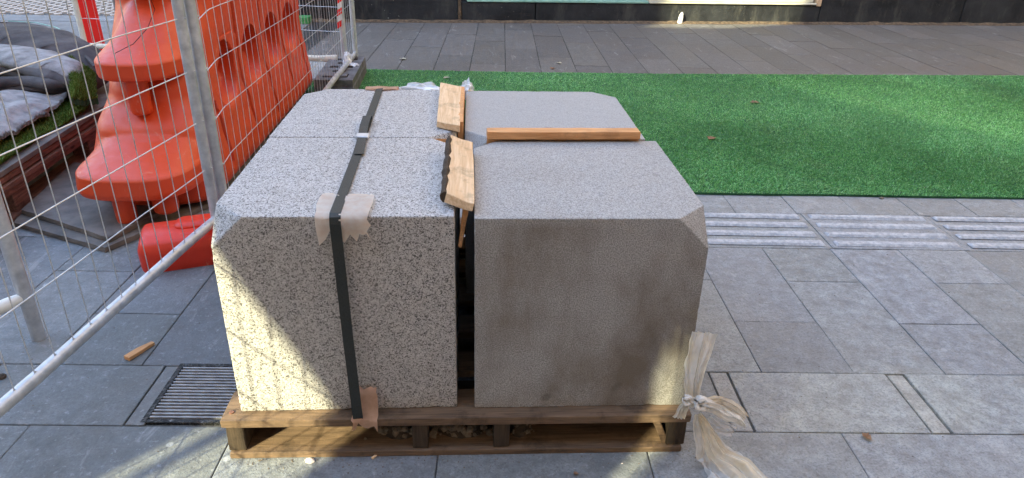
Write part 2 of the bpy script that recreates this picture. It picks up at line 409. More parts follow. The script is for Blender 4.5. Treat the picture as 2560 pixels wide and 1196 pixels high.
# ------------------------------------------------------------------ drain grate
g = empty('drain_grate', uv(-.75, 1.6)); tag(g, 'rusty slotted drain grate set in the paving beside the pallet', 'drain')
def loc(p): return p-g.location
bm = bmesh.new()
for (a, b) in (((-.945, 1.468), (-.93, 1.73)), ((-.57, 1.468), (-.555, 1.73)), ((-.93, 1.468), (-.57, 1.482)), ((-.93, 1.716), (-.57, 1.73))):
    hull(bm, [loc(uv(x, y, z)) for x in (a[0], b[0]) for y in (a[1], b[1]) for z in (-.03, .0015)], .001)
obj('frame', bm, 'rough_strip', g)
bm = bmesh.new()
for k in range(17):
    v = 1.4895+k*.01365
    hull(bm, [loc(uv(x, y, z)) for x in (-.93, -.57) for y in (v, v+.0062) for z in (-.006, .0005)], .0008)
obj('slotted_cover', bm, 'grate', g)
bm = bmesh.new(); hull(bm, [loc(uv(x, y, z)) for x in (-.929, -.571) for y in (1.483, 1.715) for z in (-.0072, -.0066)])
obj('pit', bm, 'hole', g)

# ------------------------------------------------------------------ the far wall
W0 = Vector((-1.418, 8.055, 0)); W1 = Vector((6.794, 8.578, 0)); WD = (W1-W0).normalized(); WN = Vector((-WD.y, WD.x, 0))
def wp(s, n, z): return W0+WD*s+WN*n+Vector((0, 0, z))
def wbox(bm, s0, s1, n0, n1, z0, z1, bev=0): 
    b2 = bmesh.new(); hull(b2, [wp(s, n, z) for s in (s0, s1) for n in (n0, n1) for z in (z0, z1)], bev)
    me = bpy.data.meshes.new('t'); b2.to_mesh(me); b2.free(); bm.from_mesh(me); bpy.data.meshes.remove(me)
wl = empty('shop_front', wp(0, 0, 0)); tag(wl, 'dark charcoal painted shop front wall along the far side of the footpath', 'building')
def wobj(n, bm, m, **k):
    o = obj(n, bm, m, **k); o.parent = wl; o.matrix_parent_inverse = Matrix.Translation(-wl.location); return o
sS = lambda px, py: (at(px, py, 0)-W0).dot(WD)
bm = bmesh.new()
wbox(bm, -.75, 1.255, 0, .4, -.02, .212, .006); wbox(bm, 1.295, 2.122, 0, .4, -.02, .217, .006); wbox(bm, 2.135, 5.52, 0, .4, -.02, .217, .008)
wbox(bm, 5.53, 7.35, .003, .4, -.02, 3.2, .006); wbox(bm, 7.36, 14, 0, .4, -.02, 3.2, .006)
wobj('plinth', bm, 'wall')
bm = bmesh.new(); wbox(bm, 1.258, 1.292, -.006, .3, -.02, .26, .003); wobj('pilaster', bm, 'grime')
bm = bmesh.new(); wbox(bm, 1.36, 3.43, -.012, .3, .218, .239, .004); wobj('teal_ledge', bm, 'teal')
bm = bmesh.new(); wbox(bm, 3.44, 5.46, -.022, .3, .218, .234, .004); wbox(bm, 3.44, 5.44, .03, .3, .235, .40, .004); wobj('sill', bm, 'cream')
bm = bmesh.new(); wbox(bm, 5.462, 5.515, -.015, .3, .201, 3.2, .004); wobj('window_frame', bm, 'facade')
bm = bmesh.new(); wbox(bm, -.75, 5.45, .31, .4, .2, 3.2); wobj('upper_wall', bm, 'wall')
bm = bmesh.new(); wbox(bm, -.75, 1.255, .0, .309, .196, 3.2, .005); wobj('side_wall', bm, 'wall')
bm = bmesh.new(); wbox(bm, -.75, 30, -.0, .6, 3.21, 10); wobj('upper_facade', bm, 'facade')
# grime along the footing
grid = []
for i in range(220):
    s = -.7+i*.075; row = []
    for j in range(4):
        h = [.0, .008, .018, .022][j]*(1+.8*mnoise.noise(Vector((s*6, j, 0)))); row.append(wp(s, -.075+.026*j+.02*mnoise.noise(Vector((s*9, 3, 0))), .002+max(0, h)))
    grid.append(row)
bm = bmesh.new(); vs = [[bm.verts.new(p) for p in r] for r in grid]
for a, b in zip(vs, vs[1:]):
    for j in range(3): bm.faces.new((a[j], b[j], b[j+1], a[j+1]))
tag(obj('footing_grime', bm, 'grime', smooth=True), 'brown dirt gathered along the foot of the dark wall', 'dirt', kind='stuff')
# white rounded marker at the foot of the wall
p = at(1699, 60, 0); bm = bmesh.new()
tube(bm, [(0, 0, 0), (.004, 0, .05), (.008, 0, .085), (.012, 0, .112), (.014, 0, .126), (.0145, 0, .131)], [.029, .028, .025, .018, .009, .002], 14, squash=.5, up=Vector((0, 1, 0)))
o = obj('marker_stone', bm, 'white', smooth=True); o.location = p+Vector((0, -.0, 0)); tag(o, 'small white pointed marker standing against the dark wall', 'marker')

# ------------------------------------------------------------------ green turf carpet
TB = [at(560, 205, 0), at(772, 205, 0), at(838, 203, 0), at(915, 177, 0), at(1300, 184.5, 0), at(1700, 188.5, 0), at(2560, 193, 0)]
ca, cb = at(1770, 487, 0), at(2560, 500, 0); cd = (cb-ca).normalized()
backL = Vector((-1.36, 5.285, 0)); notch1 = Vector((-1.12, 5.27, 0)); notch2 = Vector((-.96, 5.66, 0)); backR = TB[-1]+(TB[-1]-TB[-3]).normalized()*3
poly = [ca-cd*2.2, cb+cd*4.2, backR, TB[-1], TB[5], TB[4], TB[3], notch2, notch1, backL, Vector((-1.36, 4.85, 0)), Vector((-1.08, 4.75, 0))]
cp = empty('turf_carpet', (1.5, 4.3, 0)); tag(cp, 'long green artificial turf carpet laid across the footpath', 'carpet')
from mathutils.geometry import tessellate_polygon
bm = bmesh.new(); off = cp.location
# wavy cut edge
ep = []
for a, b in zip(poly, poly[1:]+poly[:1]):
    n = max(1, int((b-a).length/.05)); nrm = Vector((-(b-a).y, (b-a).x, 0)).normalized()
    for i in range(n):
        q = a.lerp(b, i/n); ep.append(q+nrm*.006*mnoise.noise(q*3))
t = [bm.verts.new(q-off+Vector((0, 0, .011))) for q in ep]; lo = [bm.verts.new(q-off+Vector((0, 0, .001))) for q in ep]
f = bm.faces.new(t); 
for i in range(len(t)): j = (i+1) % len(t); bm.faces.new((t[i], lo[i], lo[j], t[j]))
bmesh.ops.triangulate(bm, faces=[f]); obj('backing', bm, 'turf_base', cp)
def inpoly(x, y, pl):
    c = np.zeros(len(x), bool)
    for a, b in zip(pl, pl[1:]+pl[:1]):
        k = ((a.y > y) != (b.y > y)); 
        with np.errstate(divide='ignore', invalid='ignore'): xi = (b.x-a.x)*(y-a.y)/(b.y-a.y)+a.x
        c ^= k & (x < xi)
    return c
n = 1500000; x = rng.uniform(-1.8, 7.2, n); y = rng.uniform(3.0, 5.9, n)
keep = inpoly(x, y, ep)
vis = (x < .86*y+1.5) & (rng.uniform(0, 1, n) < np.clip((3.5/y)**2, .22, 1)) & ~((x < .35) & (x > -1.15) & (y < 3.9))
x, y = x[keep & vis], y[keep & vis]
pos = np.stack([x, y, np.full(len(x), .0105)], 1)-np.array(off)
# the pile leans in swirls
sw = np.stack([np.sin(x*2.1+np.sin(y*1.7)*2)*.0022, np.cos(y*2.3+x)*.0016-.0012, np.zeros(len(x))], 1)
pl_ = blades('pile', pos, sw, .0095, .0046, 'pile', cp, .9); tag(pl_, kind='stuff')

# ------------------------------------------------------------------ the pallet
ZT = .118
pal = empty('wooden_pallet', (-.616, 1.366, 0), -.0059); tag(pal, 'worn timber pallet carrying the four stone blocks', 'pallet')
PW, PD = 1.165, 1.20
for i, y in enumerate((0, .19, .38, .56, .75, .93, 1.09)):
    bm = bmesh.new(); box(bm, (0.0 if i else .0, y, ZT-.022), (PW+(.003 if i % 2 else 0), y+(.115 if i in (0, 6) else .095), ZT), .0025, jit=.0015, seg=2)
    obj('deck_board', bm, 'wood_pal', pal)
for x0, x1 in ((.006, .050), (.462, .502), (.668, .708), (1.112, 1.158)):
    bm = bmesh.new(); box(bm, (x0, .004, .0185), (x1, PD, ZT-.0225), .002, jit=.001)
    bmesh.ops.subdivide_edges(bm, edges=bm.edges, cuts=2, use_grid_fill=True); roughen(bm, .0015, 40, x0*10)
    obj('bearer', bm, 'wood_end', pal)
for i, y in enumerate((.0, .16, .40, .72, 1.08)):
    bm = bmesh.new(); box(bm, (.008, y-.003, .001), (PW-.012, y+(.17 if i == 0 else .12), .018), .002, jit=.0012, seg=2)
    obj('base_board', bm, 'wood_pal', pal)
bm = bmesh.new(); m = Matrix.Translation((1.095, .02, .059)) @ Matrix.Rotation(math.radians(-24), 4, 'Y')
box(bm, (-.009, -.008, -.044), (.009, .05, .044), .002, mat=m); obj('loose_brace', bm, 'wood_pal', pal)
for (x, y) in ((.018, .03), (.024, .085), (.031, .24)):
    bm = bmesh.new(); tube(bm, [(x, y, ZT-.001), (x, y, ZT+.003), (x, y, ZT+.0035)], [.0062, .0062, .003], 10); obj('nail_head', bm, 'wood_red', pal)
def rocks(name, cx, cy, sx, sy, z0, n, rmin, rmax, label):
    bm = bmesh.new()
    for i in range(n):
        r = rmin+(rmax-rmin)*random.random()**2.2; x = cx+random.gauss(0, sx); y = cy+abs(random.gauss(0, sy)); h = max(0, .030*(1-abs(x-cx)/(2*sx)))*random.random()
        b2 = bmesh.new(); bmesh.ops.create_icosphere(b2, subdivisions=1, radius=r)
        sd = random.random()*50
        for v in b2.verts: v.co = v.co*(1+.5*mnoise.noise(v.co*(1.2/r)+Vector((sd, 0, 0)))); v.co.z *= .75
        bmesh.ops.transform(b2, matrix=Matrix.Translation((x, y, z0+h+r*.5)) @ Matrix.Rotation(sd, 4, 'Z'), verts=b2.verts)
        me = bpy.data.meshes.new('t'); b2.to_mesh(me); b2.free(); bm.from_mesh(me); bpy.data.meshes.remove(me)
    o = obj(name, bm, 'stone'); tag(o, label, 'rubble', kind='stuff'); return o
rocks('rubble', -.19, 1.405, .035, .05, .018, 150, .003, .016, 'heap of small stones inside the pallet just left of its middle bearer')
rocks('rubble', -.03, 1.405, .048, .05, .018, 190, .003, .013, 'heap of small stones inside the pallet between its two middle bearers')
rocks('rubble', .125, 1.41, .022, .04, .018, 70, .002, .009, 'thin scatter of small stones inside the pallet right of its middle bearers')
bm = bmesh.new()
for cx, w_ in ((-.19, .07), (-.03, .085), (.12, .04)):
    b2 = bmesh.new(); bmesh.ops.create_uvsphere(b2, u_segments=20, v_segments=10, radius=1)
    for v in b2.verts: v.co = Vector((cx+v.co.x*w_, 1.49+v.co.y*.09, .018+max(0, v.co.z)*.045*(1+.4*mnoise.noise(v.co*4))))
    me = bpy.data.meshes.new('t'); b2.to_mesh(me); b2.free(); bm.from_mesh(me)
tag(obj('soil', bm, 'dirt', smooth=True), 'dark soil spilled under the stones inside the pallet', 'soil', kind='stuff')

# ------------------------------------------------------------------ the four stone blocks
BW, BD, CC = .535, .5535, .0766
def block(x, y, rz, h, cuts, mat, label, bev=.004):
    bm = bmesh.new()
    bmesh.ops.create_cube(bm, size=1)
    for v in bm.verts: v.co = Vector(((v.co.x+.5)*BW, (v.co.y+.5)*BD, (v.co.z+.5)*h))
    for (cx, cy) in cuts:
        X, Y = cx*BW, cy*BD; sx, sy = (1, -1)[cx], (1, -1)[cy]; c = CC
        p = Vector((X+sx*c, Y, h)); nrm = Vector((-sx, -sy, 1)).normalized()
        r = bmesh.ops.bisect_plane(bm, geom=bm.verts[:]+bm.edges[:]+bm.faces[:], plane_co=p, plane_no=nrm, clear_outer=True)
        es = [e for e in r['geom_cut'] if isinstance(e, bmesh.types.BMEdge)]
        bmesh.ops.contextual_create(bm, geom=es)
    bmesh.ops.bevel(bm, geom=bm.edges[:], offset=bev, segments=2, affect='EDGES', profile=.6)
    bmesh.ops.subdivide_edges(bm, edges=[e for e in bm.edges if e.calc_length() > .06], cuts=90, use_grid_fill=True)
    for v in bm.verts:
        q = v.co; near_ = (min(abs(q.x), abs(q.x-BW)) < .006)+(min(abs(q.y), abs(q.y-BD)) < .006)+(min(abs(q.z), abs(q.z-h)) < .006)
        if near_ >= 2:
            a_ = mnoise.noise(q*70+Vector((x*9, y*5, 0))); b_ = mnoise.noise(q*19+Vector((x, 7, 0))); amt = .0010*a_+max(0, b_-.25)*.006
            v.co += (Vector((BW/2, BD/2, h/2))-q).normalized()*amt
    o = obj('stone_block', bm, mat); o.location = (x, y, ZT+.001); o.rotation_euler = (0, 0, rz)
    tag(o, label, 'stone block', 'stone blocks strapped on the pallet'); return o
block(-.576, 1.398, .0088, .530, [(0, 0), (1, 1)], 'granite', 'speckled coarse granite block at the front left of the pallet with sunlight low on it', .0045)
block(.0028, 1.399, -.0005, .526, [(1, 0), (0, 1)], 'blue_a', 'fine brown grey bluestone block at the front right of the pallet, beside the knotted plastic', .003)
block(-.5835, 1.956, .0048, .530, [(0, 1), (1, 0)], 'granite', 'speckled granite block at the back left of the pallet, behind the strap buckle', .0045)
block(-.0248, 1.9663, -.0002, .526, [(1, 1), (0, 0)], 'blue_b', 'smooth pale bluestone block at the back right of the pallet, nearest the turf', .003)
ZB = ZT+.531

# strap with buckle, edge protectors
st = empty('cargo_strap', (-.3, 1.39, ZB)); tag(st, 'black woven strap tied over the two granite blocks with a metal clip', 'strap')
def ribbon(bm, path, wd, th, wdir=Vector((1, 0, 0))):
    path = [Vector(p) for p in path]; rings = []
    for i, p in enumerate(path):
        d = (path[min(i+1, len(path)-1)]-path[max(i-1, 0)]).normalized(); s = (wdir-d*wdir.dot(d)).normalized(); nn = s.cross(d).normalized()
        rings.append([bm.verts.new(p+s*a*wd/2+nn*b*th/2) for a, b in ((-1, -1), (1, -1), (1, 1), (-1, 1))])
    for a, b in zip(rings, rings[1:]):
        for j in range(4): bm.faces.new((a[j], a[(j+1) % 4], b[(j+1) % 4], b[j]))
    bm.faces.new(rings[0][::-1]); bm.faces.new(rings[-1])
L0 = st.location
bm = bmesh.new()
path = [(-.283, 1.383, .094), (-.283, 1.366, .100), (-.284, 1.362, .16), (-.292, 1.378, .35), (-.296, 1.384, .55), (-.297, 1.383, ZB-.012), (-.297, 1.387, ZB+.004), (-.298, 1.40, ZB+.0085), (-.303, 1.55, ZB+.0045), (-.31, 1.80, ZB+.003), (-.317, 1.95, ZB+.0035), (-.325, 2.2, ZB+.003), (-.333, 2.49, ZB+.004), (-.334, 2.518, ZB+.006), (-.334, 2.528, ZB-.01), (-.334, 2.53, .3), (-.334, 2.57, .1)]
ribbon(bm, [Vector(p)-L0 for p in path], .0245, .0016); obj('webbing', bm, 'strap', st)
bm = bmesh.new()
pth = [(-.3035, 1.79, ZB+.0062), (-.309, 1.86, ZB+.0075), (-.316, 1.95, ZB+.008), (-.322, 2.02, ZB+.013), (-.322, 2.095, ZB+.022), (-.3215, 2.11, ZB+.018), (-.321, 2.10, ZB+.0085), (-.3185, 2.0, ZB+.0065)]
ribbon(bm, [Vector(p)-L0 for p in pth], .025, .0016); obj('loose_tail', bm, 'strap', st)
bm = bmesh.new(); box(bm, (-.334, 1.925, ZB+.002), (-.297, 1.960, ZB+.0115), .002); bmesh.ops.translate(bm, vec=-L0, verts=bm.verts); obj('buckle', bm, 'steel', st)

def drape(name, xs, prof, mat, label, seed, th=.0055, skew=0, cat='edge protector', nx=9):
    """pad folded over an edge: prof = list of (y,z) down the fold"""
    bm = bmesh.new(); grid = []
    for k, (y, z) in enumerate(prof):
        row = []
        for i in range(nx):
            u = i/(nx-1); x = xs[0]+(xs[1]-xs[0])*u+skew*(k/len(prof))
            e = .018*mnoise.noise(Vector((u*5, k*.7, seed))) if k in (0, len(prof)-1) else 0
            ex = .009*mnoise.noise(Vector((k*.9, seed, u*2))) if i in (0, nx-1) else 0
            yy = y+(e if k == 0 else 0); zz = z+(e*2.2 if k == len(prof)-1 else 0)+.005*abs(mnoise.noise(Vector((u*7, k*.8, seed))))+.001
            row.append(Vector((x+ex, yy-.002*abs(mnoise.noise(Vector((u*6, k, seed+3)))), zz)))
        grid.append(row)
    vs = [[bm.verts.new(p) for p in r] for r in grid]
    for a, b in zip(vs, vs[1:]):
        for j in range(nx-1): bm.faces.new((a[j], a[j+1], b[j+1], b[j]))
    bmesh.ops.solidify(bm, geom=bm.faces[:], thickness=th)
    return tag(obj(name, bm, mat, smooth=True, ang=50), label, cat)
fr = 1.392
drape('hessian_pad', (-.352, -.245), [(1.515, ZB+.0035), (1.49, ZB+.003), (1.45, ZB+.003), (1.42, ZB+.003), (fr+.002, ZB+.0035), (fr-.004, ZB-.003), (fr-.004, ZB-.02), (fr-.006, ZB-.045), (fr-.007, ZB-.052)][:8], 'cloth', 'frayed cream pad folded over the front edge of the granite block under the strap', 1.3, skew=.02)
drape('cardboard_pad', (-.290, -.226), [(1.50, ZB+.0065), (1.46, ZB+.006), (1.42, ZB+.006), (fr+.002, ZB+.0066), (fr-.007, ZB-.002), (fr-.008, ZB-.015), (fr-.008, ZB-.034)], 'cloth', 'pale brown torn pad lying half under the strap on the front granite edge', 4.1)
drape('cardboard_pad', (-.298, -.237), [(1.392, .188), (1.387, .182), (1.383, .17), (1.379, .14), (1.372, .122), (1.361, .116), (1.359, .108), (1.359, .094)], 'card', 'folded cardboard piece trapped under the strap at the pallet edge', 8.8, .006)
drape('cardboard_pad', (-.385, -.270), [(2.49, ZB+.002), (2.50, ZB+.003), (2.515, ZB+.006), (2.53, ZB+.003), (2.533, ZB-.03)], 'card', 'curled brown pad under the strap on the back edge of the rear granite block', 5.2, .005)

# ------------------------------------------------------------------ timber offcuts on the blocks
def board(name, pts_top, th, mat, label, seed=0, cuts=5, group=None, amp=.002):
    """board from four top corners (rear-left, rear-right, front-right, front-left) and a thickness"""
    a, b, c, d = [Vector(p) for p in pts_top]; n = (b-a).cross(d-a).normalized(); n = n if n.z < 0 else -n
    cen = (a+b+c+d)/4; ax = ((a+b)/2-(c+d)/2).normalized(); sx = ax.cross(-n).normalized()
    R = Matrix((sx, ax, -n)).transposed(); Ri = R.inverted()
    bm = bmesh.new(); tp = [Ri @ (p-cen) for p in (a, b, c, d)]
    v = [bm.verts.new(p) for p in tp]; lo = [bm.verts.new(p+Vector((0, 0, -th))) for p in tp]
    bm.faces.new(v); bm.faces.new(lo[::-1])
    for i in range(4): bm.faces.new((v[i], lo[i], lo[(i+1) % 4], v[(i+1) % 4]))
    bmesh.ops.bevel(bm, geom=bm.edges[:], offset=.0015, segments=1, affect='EDGES')
    bmesh.ops.subdivide_edges(bm, edges=[e for e in bm.edges if e.calc_length() > .02], cuts=cuts, use_grid_fill=True)
    roughen(bm, amp, 22, seed)
    o = obj(name, bm, mat); o.matrix_world = Matrix.Translation(cen) @ R.to_4x4()
    return tag(o, label, 'timber', group)
TG = 'timber offcuts wedged between the blocks'
zt = ZB+.024
board('timber_offcut', [at(1101, 207, zt+.004), at(1153, 217, zt), at(1150, 314, zt), at(1092, 302, zt)], .021, 'wood_fresh', 'pale flat timber offcut on the back granite block beside an upright board', 2, group=TG)
board('timber_offcut', [(-.0465, 2.47, zt-.001), (-.0465, 2.47, zt-.22), (-.0465, 2.04, zt-.22), (-.0465, 2.04, zt-.001)], .0175, 'wood_fresh_x', 'upright orange board standing on edge in the gap between the two back blocks', 3, group=TG)
board('timber_offcut', [at(1126, 339, ZB+.045), at(1182, 357, ZB+.030), at(1187, 508, ZB+.024), at(1113, 484, ZB+.032)], .022, 'wood_fresh', 'dirty tilted timber offcut bridging the gap between the two front blocks', 5, group=TG, amp=.0045)
tf = [o_ for o_ in bpy.data.objects if o_.get('label', '').startswith('dirty tilted timber')][0]
bm = bmesh.new(); e0, e1 = tf.matrix_world.inverted() @ (at(1124, 341, ZB+.044)), tf.matrix_world.inverted() @ (at(1112, 484, ZB+.031))
tube(bm, [e0.lerp(e1, k/14)+Vector((0, 0, -.008)) for k in range(15)], [.006+.0035*abs(math.sin(k*1.9)) for k in range(15)], 8, squash=1.3); roughen(bm, .003, 60, 4)
obj('bark', bm, 'wood_end', tf)
board('timber_offcut', [(-.022, 1.50, ZB+.005), (-.006, 1.50, ZB+.005), (-.026, 1.43, .56), (-.034, 1.43, .56)], .018, 'wood_fresh_x', 'narrow slanting board hanging down in the dark gap between the front blocks', 6, group=TG)
# the long pair between the bluestone blocks; grain along x, so swap the corner order
def xboard(name, x0, x1, y0, y1, z0, z1, mat, label, rz=0, seed=0, group=TG, amp=.0015):
    bm = bmesh.new(); L_, Wd, H_ = x1-x0, y1-y0, z1-z0
    box(bm, (-L_/2, -Wd/2, -H_/2), (L_/2, Wd/2, H_/2), .0012)
    bmesh.ops.subdivide_edges(bm, edges=[e for e in bm.edges if e.calc_length() > .1], cuts=9, use_grid_fill=True); roughen(bm, amp, 20, seed)
    o = obj(name, bm, mat); o.location = ((x0+x1)/2, (y0+y1)/2, (z0+z1)/2); o.rotation_euler = (0, 0, rz); return tag(o, label, 'timber', group)
xboard('timber_offcut', .040, .486, 1.933, 1.975, ZB+.004, ZB+.026, 'wood_fresh_x', 'long orange timber strip lying on top between the two bluestone blocks', .02, 9)
xboard('timber_offcut', .040, .488, 1.9545, 1.9635, ZB-.20, ZB+.003, 'wood_fresh_x', 'thin board set on edge beneath the long orange strip between the bluestone blocks', .01, 11)
xboard('timber_offcut', -.58, -.06, 1.9515, 1.9535, ZB-.4, ZB-.003, 'wood_fresh_x', 'thin timber packing sheet in the joint between the granite blocks', .0066, 12, amp=0)

# ------------------------------------------------------------------ mesh fence panels
WZ = [.358+.1775*k for k in range(0, 10)]
def fence(p0, p1, label, z0=.15, ztop=1.95, r=.019, post_z0=.02, wires=True, seed=0, kink=False, posts=(1, 1), off=0, wr=.0016):
    p0 = Vector((*p0, 0)); p1 = Vector((*p1, 0)); d = (p1-p0); Lg = d.length; d.normalize(); ang = math.atan2(d.y, d.x)
    root = empty('mesh_fence', p0, ang); tag(root, label, 'fence', 'temporary mesh fence panels')
    for k, xx in enumerate((0, Lg)):
        if posts[k]:
            bm = bmesh.new(); tube(bm, [(xx, 0, post_z0), (xx, 0, z0), (xx, 0, ztop*.5), (xx, 0, ztop)], r, 16); obj('post', bm, 'steel', root, True)
    for z in (z0, ztop):
        bm = bmesh.new(); pts = [(r*.8+(Lg-r*1.6)*i/24, .0012*math.sin(i*1.7+seed), z+.0015*math.sin(i*.9+seed)) for i in range(25)]
        tube(bm, pts, r*.92, 16); obj('rail', bm, 'steel', root, True)
    if wires:
        bm = bmesh.new(); n = int(Lg/.0745); ph = seed
        for i in range(1, n+1):
            x = i*.0745-.02
            if x > Lg-.03: break
            lean = .008*mnoise.noise(Vector((x*1.1, seed, 0)))
            pts = [(x+.0035*mnoise.noise(Vector((x*9, z*2.5, seed)))+lean*(z-1), -r*.2+.004*mnoise.noise(Vector((x*4, z*3, seed+5))), z) for z in np.linspace(z0, ztop, 15)]
            tube(bm, pts, wr, 5, caps=False)
        for z in WZ:
            if z > ztop: break
            pts = []
            for i in range(int(Lg/.0745)*2+2):
                x = min(Lg, i*.03725); zz = z+.003*mnoise.noise(Vector((x*2.2, z*5, seed)))+(off if x > .06 else 0)
                if kink and x < .14: zz -= .022*(1-x/.14)
                pts.append((x, -r*.2-.0035+.002*mnoise.noise(Vector((x*3, z, seed))), zz))
            tube(bm, pts, wr*1.2, 6)
        # weld blobs where the wires meet the posts and the rail
        for z in WZ:
            for xx in (0, Lg):
                b2 = bmesh.new(); bmesh.ops.create_icosphere(b2, subdivisions=1, radius=.0042); bmesh.ops.translate(b2, vec=(xx-.004 if xx else .004, -r*1.0, z), verts=b2.verts)
                me = bpy.data.meshes.new('t'); b2.to_mesh(me); b2.free(); bm.from_mesh(me)
        for i in range(1, n+1):
            x = i*.0745-.02; b2 = bmesh.new(); bmesh.ops.create_icosphere(b2, subdivisions=1, radius=.0036); bmesh.ops.translate(b2, vec=(x, -.003, z0+r*.93), verts=b2.verts)
            me = bpy.data.meshes.new('t'); b2.to_mesh(me); b2.free(); bm.from_mesh(me)
        obj('wire_mesh', bm, 'steel', root, True)
    return root
A0 = at(60, 980, .15); A1 = at(500, 590, .15); dA = (A1-A0).normalized(); JA = A0+dA*(2.485-A0.y)/dA.y+Vector((-.012, 0, 0)); J2 = JA+Vector((.026, .036, 0))
ST = JA-dA*3.35
fence((ST.x, ST.y), (JA.x, JA.y), 'near steel mesh fence panel with its bottom rail running over the paving', seed=1)
E2 = at(889, 140, .13)
fence((J2.x, J2.y), (E2.x, E2.y), 'steel mesh fence panel passing in front of the tall orange barrier side', seed=4, kink=True, post_z0=.06, wr=.0013)
# joining clamp on the two posts
bm = bmesh.new(); 
tube(bm, [(0, 0, 0), (.0, 0, .035)], .026, 14, squash=1.9); o = obj('post_clamp', bm, 'steel', smooth=True); o.location = (JA+J2)/2+Vector((0, 0, 1.5)); tag(o, 'steel clamp joining the two fence posts', 'clamp')
# back fence
B1 = at(862, 148, .13); B1 = Vector((B1.x, B1.y, 0)); B0 = Vector((-3.12, 5.91, 0))
rt = empty('mesh_fence', B0, math.atan2((B1-B0).y, (B1-B0).x)); tag(rt, 'far fence panel with a pale flattened bottom tube behind the orange barrier', 'fence', 'temporary mesh fence panels')
LB = (B1-B0).length
for xx in (0, LB):
    bm = bmesh.new(); tube(bm, [(xx, 0, .02), (xx, 0, 1), (xx, 0, 1.95)], .021, 14); obj('post', bm, 'pipe' if xx == 0 else 'steel', rt, True)
bm = bmesh.new(); tube(bm, [(0, -.03, .13), (1, -.03, .128), (LB-.36, -.03, .13), (LB-.2, -.03, .13), (LB-.12, -.03, .131), (LB-.05, -.03, .132)], [.021, .021, .021, .022, .028, .033], 16, squash=[1, 1, 1, .9, .45, .3], up=Vector((0, 1, 0))); obj('bottom_tube', bm, 'pipe', rt, True)
bm = bmesh.new()
for i in range(1, int(LB/.0745)+1):
    x = i*.0745; tube(bm, [(x+.003*mnoise.noise(Vector((x*9, z, 9))), 0, z) for z in (.13, .7, 1.3, 1.95)], .0015, 4, caps=False)
for z in [.335+.1775*k for k in range(9)]: tube(bm, [(LB*i/12, -.003, z+.003*math.sin(i)) for i in range(13)], .0018, 5)
obj('wire_mesh', bm, 'steel', rt, True)
# second frame standing outside the near fence at the left edge
q = at(98, 846, 0); q2 = q+Vector((-.55, -.9, 0))
rt = empty('mesh_fence', q, math.atan2(-.9, -.55)); tag(rt, 'galvanised fence post standing on the paving with a white tipped rail at the left edge', 'fence', 'temporary mesh fence panels')
bm = bmesh.new(); tube(bm, [(0, 0, .0), (0, 0, .5), (.0, 0, 1.95)], .021, 18); obj('post', bm, 'steel', rt, True)
bm = bmesh.new(); tube(bm, [(.012, 0, .155), (.05, 0, .152), (.1, 0, .15), (.6, 0, .15), (1.05, 0, .15)], [.014, .02, .021, .021, .021], 14); obj('rail', bm, 'white', rt, True)

# ------------------------------------------------------------------ orange fence foot under the post pair
ft = empty('ballast_block', (0, 0, 0)); tag(ft, 'bright orange plastic fence foot lying beside the granite block under the mesh', 'fence foot')
a0 = at(352, 690, 0); ang = math.radians(19); ft.location = a0; ft.rotation_euler = (0, 0, ang)
def rr(bm, x0, y0, x1, y1, z0, z1, ins, rad=.03, seg=5, slices=6):
    """rounded-plan block, edges rounded at top"""
    rings = []
    for k in range(slices+1):
        t = k/slices; z = z0+(z1-z0)*(.0 if k == 0 else t)
        e = ins*(max(0, t-.6)/.4)**2+.004*(1-min(1, t*6))
        ring = []
        for cx, cy, a in ((x1-rad, y1-rad, 0), (x0+rad, y1-rad, 90), (x0+rad, y0+rad, 180), (x1-rad, y0+rad, 270)):
            for j in range(seg+1):
                th = math.radians(a+90*j/seg); ring.append(bm.verts.new((cx+(rad-e)*math.cos(th), cy+(rad-e)*math.sin(th), z)))
        rings.append(ring)
    for a, b in zip(rings, rings[1:]):
        for j in range(len(a)): bm.faces.new((a[j], a[(j+1) % len(a)], b[(j+1) % len(a)], b[j]))
    bm.faces.new(rings[0][::-1]); bm.faces.new(rings[-1])
bm = bmesh.new(); rr(bm, 0, .0, .50, .22, .0, .118, .022, .045, 7, 10); roughen(bm, .004, 7, 3); obj('base', bm, 'orange2', ft, True, 60)
bm = bmesh.new(); rr(bm, .13, .10, .44, .205, .100, .138, .026, .04, 7, 10); roughen(bm, .006, 9, 6); obj('raised_grip', bm, 'orange2', ft, True, 60)
bm = bmesh.new(); rr(bm, .15, .045, .36, .072, .108, .124, .010, .012, 6, 8); roughen(bm, .002, 14, 6); obj('raised_rib', bm, 'orange2', ft, True, 60)

# dark block foot at the far end
bk = empty('ballast_block', (0, 0, 0)); tag(bk, 'dusty black plastic fence foot with round and square sockets at the turf edge', 'ballast block')
kz = .13
k0, k1 = at(916, 222, 0), at(911, 142, kz); k2 = at(845, 141, kz)
bk.location = (k1.x-.125, k1.y, 0); bk.rotation_euler = (0, 0, math.radians(1.5))
BLn = .78
